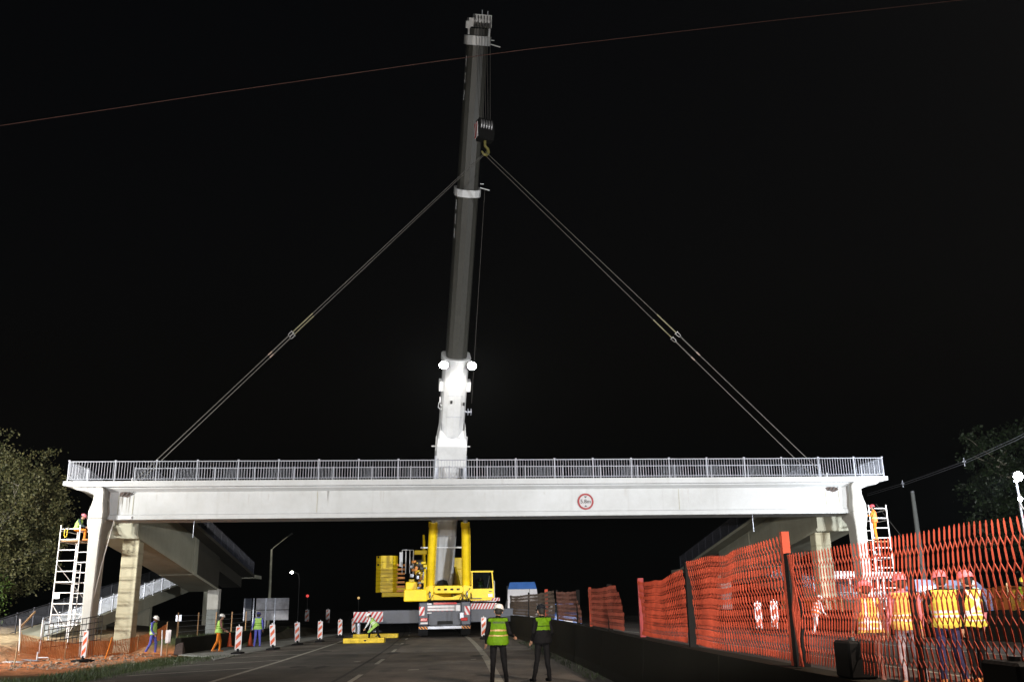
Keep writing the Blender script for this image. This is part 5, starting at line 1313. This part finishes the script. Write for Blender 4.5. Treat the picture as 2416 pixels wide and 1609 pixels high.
# ------------------------------------------------------------------ scaffold towers
def scaffold(label, loc, rz, top, z0, nr, wid=.9, dep=1.75, plat=None, extra=True):
    t = thing('scaffold_tower', label, 'scaffold', loc, rz)
    H = top - loc[2]
    for x in (0, wid):
        for y in (0, dep):
            m = MB(); dz = z0 if (x == 0) else 0
            m.tube([(x, y, dz), (x, y, H - (.0 if y == 0 else .12))], .03, 8); m.build('standard', M_['alu'], t)
            m = MB(); m.lathe([(.07, dz), (.07, dz + .02), (.03, dz + .05)], (x, y, 0), 10); m.build('foot_plate', M_['alu'], t)
    for k in range(nr):
        z = H - .17 - .48 * k
        if z < .5: break
        for y in (0, dep):
            m = MB(); m.tube([(0, y, z), (wid, y, z)], .026, 8); m.build('rung', M_['alu'], t)
    for x in (0, wid):
        for z in (H - .25, H - .75, H - 2.6, 1.1):
            m = MB(); m.tube([(x, 0, z), (x, dep, z - .02)], .02, 6); m.build('ledger', M_['alu'], t)
    for (a, b_) in (((0, 0, H - 1.75), (wid, dep, H - 3.6)), ((wid, 0, H - 3.9), (0, dep, H - 2.2)), ((0, .02, 1.9), (wid * .9, .02, .75)), ((wid, dep, 1.9), (0, dep, .5))):
        m = MB(); m.tube([a, b_], .018, 6); m.build('brace', M_['alu'], t)
    m = MB(); m.bx(.03, wid - .03, .05, dep - .05, plat - loc[2] - .05, plat - loc[2]); m.build('platform', M_['wood'], t)
    if extra:
        for x in (wid * .48, wid * .8):
            m = MB(); m.tube([(x, dep * .5, .8), (x, dep * .5, H - 1.7)], .016, 6); m.build('ladder_stile', M_['alu'], t)
        for k in range(9):
            m = MB(); z = H - 1.75 - .3 * k; m.tube([(wid * .48, dep * .5, z), (wid * .8, dep * .5, z)], .014, 6); m.build('ladder_rung', M_['alu'], t)
    return t
st = scaffold('aluminium scaffold tower beside the large tree with a seated worker on top', (-21.25, 44.0, 0.30), R(0), 5.76, .35, 10, plat=5.08)
m = MB(); m.bx(.03, .32, -.05, -.035, 2.15, 2.42); m.build('notice_plate', M_['signwhite'], st)
scaffold('aluminium scaffold tower beside the pier behind the orange fence', tuple(LW(19.0, .8, .7)), ANG, 6.36, 0, 11, plat=4.6)
person('worker in lime vest and orange trousers sitting atop the scaffold tower', (-20.72, 44.45, 5.08), R(-80), 1.66, {k: (v[0], v[1], v[2] + -.0) for k, v in dict(sit, che=(0, .08, .85), nec=(0, .16, 1.04), hea=(0, .24, 1.16), sl=(-.18, .13, .99), sr=(.18, .13, .99), el=(-.23, .22, .74), er=(.23, .24, .74), wl=(-.14, .44, .66), wr=(.14, .44, .66), kl=(-.14, .40, .48), al=(-.12, .36, .09)).items()}, 'cteal', 'corange', 'limeP', 'lime', 'hpink', 'bootT', 'skin2', bands=(), seated=True)
person('worker in orange overalls standing on the scaffold by the fenced pier', (17.6, 46.15, 4.6), R(60), 1.68, dict(el=(-.26, .1, 1.2), wl=(-.2, .36, 1.25)), 'corange', 'corange', 'vestR', 'limeP', 'hred', 'bootT', 'skin2', bands=((.2, .4),))
t = thing('safety_lanyard', 'yellow looped lanyard hanging from the scaffold top rung', 'lanyard', (-20.98, 43.95, 5.56))
m = MB(); m.tube([(-.05, 0, .03), (-.07, 0, -.25), (-.02, 0, -.36), (.06, 0, -.30), (.07, 0, 0.02)], .018, 6); m.build('strap', M_['yellow2'], t)
m = MB(); m.tube([(.07, 0, .02), (.075, 0, .09)], .014, 6); m.build('clip', M_['steel'], t)

# ------------------------------------------------------------------ left bank details
def stake(label, a, b_, r_=.035, mat_='alu', grp=None):
    a, b_ = Vector(a), Vector(b_); m = MB(); m.tube([(0, 0, 0), (b_ - a) * .5 + Vector((.01, 0, 0)), b_ - a], [r_, r_ * .95, r_ * .85], 6)
    o = m.build('stake', M_[mat_]); o.location = a; tag(o, label, 'stake', grp); return o
stake('pale fence stake standing furthest from the pier on the tan path', (-20.7, 40.5, gz(-20.7, 40.5) - .1), (-20.83, 40.5, 1.60), .04)
stake('pale fence stake holding the mesh panel on the tan path', (-20.36, 41.5, gz(-20.4, 41.5) - .1), (-20.36, 41.5, 1.55), .05)
stake('thin rusty rod leaning out of the orange dirt', (-17.3, 33.6, gz(-17.3, 33.6) - .1), (-18.3, 35.6, .82), .025, 'wood')
stake('orange tipped wooden peg in front of the yellowish column', (-17.0, 40.2, gz(-17, 40.2) - .1), (-16.85, 40.4, .82), .03, 'corange')
stake('white marker post beside the worker in blue overalls', (-15.62, 42.8, -.05), (-15.66, 42.8, 1.02), .035, 'signwhite')
t = thing('rail_fence', 'dark wire mesh panel with timber rail beside the scaffold', 'fence', (-20.3, 41.6, gz(-20.3, 41.6)))
for k in range(5):
    m = MB(); z = .25 + .24 * k; m.tube([(0, 0, z), (1.6, 2.0, z + .25 + .02 * k)], .02, 5); m.build('horizontal_bar', M_['dsteel'], t)
for k in range(15):
    m = MB(); f_ = k / 14; m.tube([(1.6 * f_, 2.0 * f_, .1 + .25 * f_), (1.6 * f_, 2.0 * f_, 1.22 + .3 * f_)], .014, 5); m.build('vertical_bar', M_['dsteel'], t)
m = MB(); m.bar((-.5, -1.1, 1.1), (-2.5, 4.0, 1.75), .05, .09); m.build('timber_rail', M_['wood'], t)
t = thing('tee_marker', 'small white tee shaped peg in the dirt by the netting', 'peg', (-19.0, 38.6, gz(-19, 38.6) - .05))
m = MB(); m.tube([(0, 0, 0), (0, 0, .42)], .025, 6); m.build('upright', M_['signwhite'], t); m = MB(); m.tube([(0, 0, .2), (.42, .05, .2)], .022, 6); m.build('crossbar', M_['signwhite'], t)
t = thing('information_board', 'small blank white board leaning before the low dark wall', 'board', (-15.45, 43.0, 0))
m = MB(); m.cbx(-.12, .12, -.015, .015, .46, 1.02, .008); m.build('panel', M_['signwhite'], t); m = MB(); m.bar((-.02, .03, -.05), (-.02, .03, .6), .05, .04); m.build('post', M_['wood'], t)
t = thing('small_sign', 'little grey sign plate on a wooden post behind the low wall', 'sign', (-16.8, 48.0, gz(-16.8, 48)))
m = MB(); m.bx(-.14, .14, -.02, 0, .72, 1.02); m.build('plate', M_['galv'], t); m = MB(); m.tube([(0, .02, -.2), (0, .02, .95)], .03, 6); m.build('post', M_['wood'], t)
t = thing('wire_fence', 'thin strand wire fence on wooden posts behind the low wall', 'fence', (-16.3, 46.5, gz(-16.3, 46.5)))
for k in range(6):
    m = MB(); m.tube([(-.08 * k, 3.2 * k, -.1), (-.08 * k, 3.2 * k, 1.15)], .035, 6); m.build('post', M_['wood'], t)
for j in range(4):
    m = MB(); m.tube([(0, 0, .25 + .25 * j), (-.4, 16, .27 + .25 * j)], .008, 4); m.build('strand', M_['galv'], t)
def safety_net(label, pts, h_, loc):
    """limp netting strung between points"""
    o = Vector(loc); V, F = [], []; n = 14
    P = [Vector(p) for p in pts]; cols = []
    for a, b_ in zip(P[:-1], P[1:]):
        for k in range(n): cols.append(a.lerp(b_, k / n))
    cols.append(P[-1])
    for i, p in enumerate(cols):
        s_ = math.sin(math.pi * (i % n) / n)
        for j in range(6):
            f_ = j / 5; V.append(p - o + Vector((.04 * mnoise.noise((i * .6, f_ * 2, 1)), .05 * mnoise.noise((i * .5, f_ * 2, 4)), f_ * h_ * (1 - .12 * s_))))
    for i in range(len(cols) - 1):
        for j in range(5): F.append((i * 6 + j, (i + 1) * 6 + j, (i + 1) * 6 + j + 1, i * 6 + j + 1))
    t = thing('safety_netting', label, 'netting', loc)
    m = MB(); m.add(V, F, 0, True); m.build('net', M_['safenet'], t)
    for p in P:
        m = MB(); q = p - o; m.tube([q + Vector((0, 0, -.1)), q + Vector((0, 0, h_ + .08))], .022, 6); m.build('support_peg', M_['wood'], t)
def gp(x, y): return (x, y, gz(x, y) - .02)
safety_net('low orange safety netting strung across the dirt round the pier', [gp(-20.6, 40.3), gp(-19.3, 41.6), gp(-18.7, 42.4), gp(-17.4, 44.6), gp(-16.4, 45.4)], .72, gp(-18.7, 42.4))
safety_net('bright orange safety netting on the barrier of the far carriageway', [(15.6, 40.0, 1.4), (15.95, 36.4, 1.4), (16.35, 32, 1.4), (16.75, 27.5, 1.4)], .78, (15.95, 36.4, 1.4))
safety_net('orange safety netting at the barrier behind the bending worker', [(14.3, 52, 1.4), (14.75, 47, 1.4), (15.0, 44.5, 1.4)], .6, (14.75, 47, 1.4))
# tarpaulin strips and rubble at the foot of the pier
for k, (x, y, w, l_, rz) in enumerate([(-19.9, 38.2, .45, 2.2, .9), (-19.4, 38.9, .3, 1.9, .75)]):
    m = MB(); V, F = [], []
    for i in range(9):
        for j in range(4): V.append(((j / 3 - .5) * w, (i / 8 - .5) * l_, .06 + .05 * mnoise.noise((i * .7, j * .9, k))))
    for i in range(8):
        for j in range(3): F.append((i * 4 + j, i * 4 + j + 1, i * 4 + j + 5, i * 4 + j + 4))
    m.add(V, F, 0, True); o = m.build('plastic_sheet', M_['galv'] if k else M_['signwhite'], recalc=False); o.location = gp(x, y); o.rotation_euler = (0, 0, rz)
    so = o.modifiers.new('thick', 'SOLIDIFY'); so.thickness = .01
    tag(o, 'wrinkled white plastic strip on the dirt below the fence stakes' if k == 0 else 'wrinkled grey plastic strip beside the white one on the dirt', 'sheet')
m = MB()
M_['stone'] = pm('pale rubble', (0.3, 0.22, 0.16), 0.9, 0, 0.4, 3)
for i in range(900):
    y = rnd.uniform(32.5, 43.5); x = rnd.gauss(-16.6, 1.4) - (y - 38) * .12 if rnd.random() < .7 else rnd.uniform(-20.5, -14.6)
    if x > -14.3 or (y > 41 and x > -15.0): continue
    s = rnd.uniform(.02, .075) * (2.0 if rnd.random() < .07 else 1); z = gz(x, y) + s * .2
    m.hull([(x + rnd.uniform(-s, s), y + rnd.uniform(-s, s), z + rnd.uniform(-s, s) * .7) for _ in range(7)])
stuff(m.build('rubble', M_['stone']))
m = MB()
for i in range(9000):
    r_ = rnd.random()
    if r_ < .72:
        y = 22 + 18 * rnd.random(); x = -11.4 - 3.0 * rnd.random() ** .8
        if mnoise.noise((x * .8, y * .8, 2)) < -.25: continue
    elif r_ < .9: y = 45 + 20 * rnd.random(); x = -15.1 - 1.9 * rnd.random()
    else: y = 24 + 26 * rnd.random(); x = xr(y) + 2.2 + .5 * rnd.random()
    z = gz(x, y); h_ = rnd.uniform(.05, .16); a = rnd.uniform(0, 6.28); w = .012; lx_, ly_ = rnd.uniform(-.06, .06), rnd.uniform(-.06, .06)
    c, s = math.cos(a) * w, math.sin(a) * w
    m.add([(x - c, y - s, z - .01), (x + c, y + s, z - .01), (x + lx_, y + ly_, z + h_)], [(0, 1, 2)])
stuff(m.build('grass', M_['grass'], recalc=False))

# ------------------------------------------------------------------ trees
def tree(label, base, H, crown, nleaf, lmat, seed, leaf=.11, limbs=9, trunk_r=.22, name='tree'):
    rr = random.Random(seed); t = thing(name, label, 'tree' if name == 'tree' else 'shrub', base)
    m = MB(); tips = []
    trunk = [Vector((0.15 * math.sin(i * 1.1), .12 * math.cos(i * .9), H * .75 * i / 8)) for i in range(9)]
    m.tube(trunk, [trunk_r * (1 - .085 * i) for i in range(9)], 10)
    m.build('trunk', M_['bark'], t)
    lb = MB()
    (cx_, cy_, cz_), (ax_, ay_, az_) = crown
    for k in range(limbs):
        s0 = trunk[rr.randint(2, 7)]; a = 2 * math.pi * k / limbs + rr.uniform(-.3, .3); el_ = rr.uniform(.2, 1.0)
        e = Vector((cx_ + ax_ * .8 * math.cos(a), cy_ + ay_ * .8 * math.sin(a), min(H * .95, s0.z + el_ * az_)))
        mid = s0.lerp(e, .5) + Vector((rr.uniform(-.2, .2), rr.uniform(-.2, .2), rr.uniform(.0, .5)))
        lb.tube([s0, s0.lerp(mid, .5), mid, mid.lerp(e, .6), e], [.09, .075, .055, .035, .015], 7)
        tips += [mid, mid.lerp(e, .5), e]
        for q in range(3):
            f_ = mid.lerp(e, rr.random()); e2 = f_ + Vector((rr.uniform(-.8, .8), rr.uniform(-.8, .8), rr.uniform(.0, .9))); lb.tube([f_, f_.lerp(e2, .5) + Vector((0, 0, .08)), e2], [.03, .02, .008], 5); tips.append(e2)
    lb.build('limbs', M_['bark'], t)
    # leaf clumps: small folded leaves gathered in uneven tufts through the crown
    clumps = []
    nc = int(nleaf / 55)
    while len(clumps) < nc:
        u = Vector((rr.gauss(0, 1), rr.gauss(0, 1), rr.gauss(0, 1))).normalized() * (rr.random() ** .38) * (1 + .22 * mnoise.noise((len(clumps) * .37, seed, 0)))
        p = Vector((cx_ + u.x * ax_, cy_ + u.y * ay_, cz_ + u.z * az_))
        if mnoise.noise(p * .62 + Vector((seed, 0, 0))) < -.02 and rr.random() < .92: continue
        clumps.append((p, rr.uniform(.22, .62)))
    for p in tips: clumps.append((p, .4))
    V, F = [], []
    for p, r_ in clumps:
        for _ in range(rr.randint(30, 75)):
            d = Vector((rr.gauss(0, 1), rr.gauss(0, 1), rr.gauss(0, .8))) * r_ * .6; c = p + d
            ax1 = Vector((rr.gauss(0, 1), rr.gauss(0, 1), rr.gauss(-.3, .7))).normalized(); bx1 = ax1.cross(Vector((rr.gauss(0, 1), rr.gauss(0, 1), rr.gauss(0, 1)))).normalized()
            L_ = leaf * rr.uniform(.6, 1.3); W_ = L_ * rr.uniform(.28, .42); nrm = ax1.cross(bx1) * W_ * .3
            b_ = len(V); V += [c - ax1 * L_ * .5, c + bx1 * W_ + nrm, c + ax1 * L_ * .5, c - bx1 * W_ + nrm]; F += [(b_, b_ + 1, b_ + 2), (b_, b_ + 2, b_ + 3)]
    me = bpy.data.meshes.new('crown'); me.from_pydata([tuple(v) for v in V], [], F); me.materials.append(M_[lmat])
    link('crown', me, t); return t
tree('large olive green tree standing behind the scaffold tower', (-30.2, 55.0, .9), 11.0, ((.35, 0, 6.2), (3.35, 3.1, 4.8)), 44000, 'leafL', 3, .155, 16, .25)
tree('bright green shrub below the large olive tree', (-29.4, 52.0, 1.0), 2.6, ((0, 0, 1.5), (1.3, 1.2, 1.3)), 5000, 'leafS', 5, .13, 6, .08, 'shrub')
tree('tall dark green tree behind the light tower', (34.0, 60.0, .7), 13.5, ((.2, 0, 7.6), (5.2, 4.2, 5.2)), 26000, 'leafR', 9, .24, 12, .28)

# ------------------------------------------------------------------ far things
t = thing('street_lamp', 'unlit tapered street lamp post with a slanting arm behind the sign backs', 'street lamp', (-19.28, 75, 0))
m = MB(); m.tube([(0, 0, -.1), (0, 0, 3.5), (-.03, 0, 6.45)], [.13, .11, .08], 10); m.build('pole', M_['oldpole'], t)
m = MB(); m.tube([(-.03, 0, 6.4), (.15, 0, 6.6), (1.2, 0, 7.42)], .04, 6); m.build('arm', M_['oldpole'], t)
m = MB(); m.hull([(1.15, -.1, 7.36), (1.15, .1, 7.36), (1.6, -.08, 7.62), (1.6, .08, 7.62), (1.3, 0, 7.55), (1.5, 0, 7.7)]); m.build('lamp_head', M_['dsteel'], t)
t = thing('sign_back', 'grey ribbed back of a wide road sign on posts beyond the markers', 'sign', (-18.15, 70.0, 0))
M_['signback'] = pm('oxidised sign back', (0.24, 0.245, 0.27), .5, .2, .45, 1.5)
for k, (a, b_) in enumerate(((-1.6, -1.12), (-.78, -.1), (-.02, .56), (.64, 1.6))):
    for z0, z1 in ((1.12, 1.80), (1.86, 2.66)):
        m = MB(); m.bx(a, b_, 0, .02, z0, z1); m.build('panel', M_['signback'] if k else M_['carrier'], t)
for x in (-1.62, -.95, .6, -.06): 
    m = MB(); m.bx(x - .04, x + .04, -.08, -.005, (0 if x > -1 else 1.1), 2.66); m.build('upright', M_['galv'], t)
m = MB(); m.bx(-1.62, 1.62, -.05, -.004, 1.80, 1.86); m.build('crossbar', M_['dsteel'], t)
t = thing('street_lamp', 'small lit street lamp glowing far down the dark road', 'street lamp', (-34.6, 150, 0))
m = MB(); m.tube([(0.6, 0, 0), (.6, 0, 6.5), (.4, 0, 7.4), (-.5, 0, 7.6)], .08, 6); m.build('pole', M_['dsteel'], t)
m = MB(); m.lathe([(.02, -.2), (.2, -.12), (.26, 0), (.2, .12), (.02, .2)], (-.65, -.05, 7.55), 12); m.build('lamp', M_['smalllamp'], t)
for (x, y, z, mt, lb, nm, r_) in ((-26.1, 120, 3.5, 'redlamp', 'small red warning lamp on a thin post far down the road', 'warning_lamp', .18), (-19.7, 120, 3.15, 'amberlamp', 'faint amber warning lamp on a thin post beside the parked car', 'warning_lamp', .16)):
    t = thing(nm, lb, 'lamp', (x, y, 0)); m = MB(); m.tube([(0, .1, 0), (0, .1, z)], .05, 6); m.build('post', M_['dsteel'], t)
    m = MB(); m.lathe([(.03, -r_), (r_, -r_ * .5), (r_, r_ * .5), (.03, r_)], (0, 0, z), 10); m.build('lamp', M_[mt], t)
def car(label, loc, rz, paint, lights=True):
    t = thing('parked_car', label, 'car', loc, rz)
    def sec(y, w, z0, z1): return [(-w, y, z0), (w, y, z0), (w, y, z1 * .7 + z0 * .3), (w * .93, y, z1), (-w * .93, y, z1), (-w, y, z1 * .7 + z0 * .3)]
    m = MB(); m.loft([sec(-2.1, .78, .35, .78), sec(-1.9, .86, .25, .88), sec(-.8, .88, .25, 1.0), (sec(.9, .88, .25, 1.02)), sec(1.9, .86, .28, .95), sec(2.1, .78, .35, .85)]); m.build('body', paint, t)
    m = MB(); m.loft([[(-.8, -.95, .98), (.8, -.95, .98), (.8, 1.5, .98), (-.8, 1.5, .98)], [(-.66, -.25, 1.45), (.66, -.25, 1.45), (.66, .95, 1.45), (-.66, .95, 1.45)]]); m.build('cabin', M_['glass'], t)
    m = MB(); m.cbx(-.64, .64, -.2, .9, 1.44, 1.49, .02); m.build('roof', paint, t)
    for sx in (-1, 1):
        for y in (-1.35, 1.35):
            m = MB(); m.lathe([(.18, -.1), (.31, -.1), (.31, .1), (.18, .1)], (sx * .8, y, .31), 16, axis=(1, 0, 0)); w = m.build('wheel', M_['rubber'], t)
        m = MB(); m.cbx(sx * .62 - .14, sx * .62 + .14, -2.1, -1.98, .62, .76, .02); m.build('headlight', M_['headlamp'] if lights else M_['signwhite'], t)
    m = MB(); m.bx(-.3, .3, -2.13, -2.1, .4, .52); m.build('number_plate', M_['signwhite'], t)
    return t
dark_paint = pm('dark car paint', (.02, .022, .03), .3, 0, .1, 2, coat=.4); blue_paint = pm('blue car paint', (.10, .17, .42), .35, 0, .1, 2, coat=.3); wpaint = pm('white car paint', (.80, .78, .80), .35, 0, .08, 2, coat=.3)
car('dark car with lit headlights parked on the verge beyond the outrigger', (-15.1, 110, 0), R(3), dark_paint)
car('blue car glimpsed through the gap in the net fence', (2.9, 60.0, .41), R(4), blue_paint, False)
# truck beyond the fence
t = thing('truck', 'white truck with blue upper cab standing beyond the crane', 'truck', (.5, 72.3, .41), R(2))
m = MB(); m.loft([[(-1.15, 0, .6), (1.1, 0, .6), (1.1, 2.1, .6), (-1.15, 2.1, .6)], [(-1.15, 0, 2.2), (1.1, 0, 2.2), (1.1, 2.1, 2.2), (-1.15, 2.1, 2.2)], [(-1.12, .06, 2.62), (1.05, .06, 2.62), (1.05, 2.1, 2.62), (-1.12, 2.1, 2.62)]]); cabm = m.build('cab', wpaint, t)
m = MB(); m.loft([[(-1.12, .06, 2.63), (1.05, .06, 2.63), (1.05, 2.1, 2.63), (-1.12, 2.1, 2.63)], [(-.95, .2, 3.14), (.92, .2, 3.14), (.92, 2.0, 3.2), (-.95, 2.0, 3.2)]]); m.build('roof_fairing', M_['blue'], t)
m = MB(); m.bx(-1.0, .95, -.02, .0, 1.25, 1.62); m.build('windscreen', M_['glass'], cabm)
m = MB(); m.bx(-1.0, .95, -.03, .0, .75, 1.15); m.build('grille', M_['dsteel'], cabm)
m = MB(); m.bx(-1.18, -1.155, .2, 2.0, 1.3, 2.9); m.build('painted_side_shade', M_['carrier'], cabm)  # dark sheet that paints shade on the cab flank
m = MB(); m.bx(.5, .53, .03, .055, 2.2, 2.62); m.build('seam', M_['dsteel'], cabm)
m = MB(); m.cbx(-1.2, 1.2, 2.4, 9.0, 1.2, 1.45, .03); m.build('load_bed', M_['dsteel'], t)
for sx in (-1, 1):
    for y in (.9, 6.4, 7.7):
        m = MB(); m.lathe([(.3, -.15), (.5, -.15), (.5, .15), (.3, .15)], (sx * .95, y, .5), 18, axis=(1, 0, 0)); m.build('wheel', M_['rubber'], t)
    m = MB(); m.bar((sx * 1.2, -.05, 1.9), (sx * 1.35, -.1, 1.3), .2, .1); m.build('mirror', M_['dsteel'], t)
# white panel van and minibus behind the fenced pier
def van(label, loc, rz, L_, H_, col, stripe):
    t = thing('van', label, 'van', loc, rz)
    m = MB(); m.loft([[(-1, -L_ / 2, .4), (1, -L_ / 2, .4), (1, -L_ / 2, 1.3), (-1, -L_ / 2, 1.3)], [(-1.02, -L_ / 2 + .5, .35), (1.02, -L_ / 2 + .5, .35), (1, -L_ / 2 + .7, H_ * .93), (-1, -L_ / 2 + .7, H_ * .93)], [(-1.02, L_ / 2 - .1, .35), (1.02, L_ / 2 - .1, .35), (.97, L_ / 2 - .2, H_), (-.97, L_ / 2 - .2, H_)], [(-.98, L_ / 2, .45), (.98, L_ / 2, .45), (.92, L_ / 2, H_ * .96), (-.92, L_ / 2, H_ * .96)]]); b_ = m.build('body', col, t)
    m = MB(); m.bx(-1.035, 1.035, -L_ / 2 + .9, L_ / 2 - .5, .5, .95); m.build('side_stripe', stripe, b_)
    k = 0; y = -L_ / 2 + 1.0
    while y < L_ / 2 - .9:
        m = MB(); m.bx(-1.04, 1.04, y, y + .8, H_ * .55, H_ * .82); m.build('window', M_['glass'], b_); y += .95
    m = MB(); m.bx(-.8, .8, L_ / 2 - .12, L_ / 2 + .02, H_ * .55, H_ * .85); m.build('rear_window', M_['glass'], b_)
    for sx in (-1, 1):
        for y in (-L_ / 2 + 1.1, L_ / 2 - 1.2):
            m = MB(); m.lathe([(.2, -.12), (.36, -.12), (.36, .12), (.2, .12)], (sx * .92, y, .36), 16, axis=(1, 0, 0)); m.build('wheel', M_['rubber'], t)
    return t
van('white minibus with dark windows parked behind the fenced pier', (21.9, 60, .72), R(75), 5.6, 2.9, wpaint, M_['cnavy'])
van('blue sided van with a white roof rack beside the slim utility pole', (24.6, 55.5, .72), R(80), 4.6, 2.2, blue_paint, wpaint)
t = thing('utility_pole', 'slim grey concrete utility pole beyond the far carriageway', 'pole', (25.55, 60, .5))
m = MB(); m.tube([(0, 0, 0), (0, 0, 4), (0, 0, 7.95)], [.2, .17, .12], 10); m.build('shaft', M_['greypaint'], t); m = MB(); m.lathe([(.13, 7.9), (.1, 8.0)], (0, 0, 0), 10); m.build('cap', M_['galv'], t)
m = MB(); m.tube([(-5.5, -8, 6.4), (-2.5, -4, 4.6), (0, 0, 3.2), (2.0, 3, 2.2)], .02, 5); m.build('stay_wire', M_['rope'], t)
# overhead lines
t = thing('power_line', 'pale overhead cable with spacers above the dark tree', 'cable', (24.9, 60.0, 8.9))
pts = [Vector(p) - Vector((24.9, 60, 8.9)) for p in ((24.9, 66, 8.95), (25.0, 60, 8.93), (24.6, 55, 8.86), (24.3, 50, 8.85), (24.6, 45, 9.25), (24.5, 38, 9.9))]
for d in (-.06, .06):
    m = MB(); m.tube([p + Vector((0, 0, d)) for p in pts], .016, 5); m.build('conductor', M_['galv'], t)
for i in (1, 3):
    m = MB(); m.bar(pts[i] + Vector((0, 0, -.2)), pts[i] + Vector((0, 0, .25)), .05, .05); m.bar(pts[i] + Vector((-.1, 0, .05)), pts[i] + Vector((.1, 0, .05)), .05, .05); m.build('spacer', M_['galv'], t)
m = MB()
a = Vector((-26, 30, 17.62)); pts = [Vector(p) - a for p in ((-26, 30, 17.62), (-18.4, 30, 18.77), (-10.81, 30, 19.93), (-3.08, 30, 21.05), (.68, 30, 21.55), (9.56, 30, 22.57), (17.28, 30, 23.38), (26, 30, 24.2))]
m.tube(pts, .014, 5); o = m.build('overhead_wire', M_['redwire']); o.location = a; tag(o, 'thin reddish overhead wire sweeping across the night sky', 'wire')
# ------------------------------------------------------------------ added lamp glow haze
if HAZE:  # thin volume added to give the lamps a glow
    hm = bpy.data.materials.new('added lamp glow haze'); hm.use_nodes = True
    N, L = hm.node_tree.nodes, hm.node_tree.links
    N.remove(N['Principled BSDF'])
    pv = N.new('ShaderNodeVolumePrincipled'); pv.inputs['Color'].default_value = (0.80, 0.92, 1, 1); pv.inputs['Density'].default_value = HAZE; pv.inputs['Anisotropy'].default_value = 0.55
    L.new(pv.outputs[0], N['Material Output'].inputs['Volume'])
    m = MB(); m.bx(-60, 60, -25, 170, -1.5, 40)
    stuff(m.build('haze', hm))
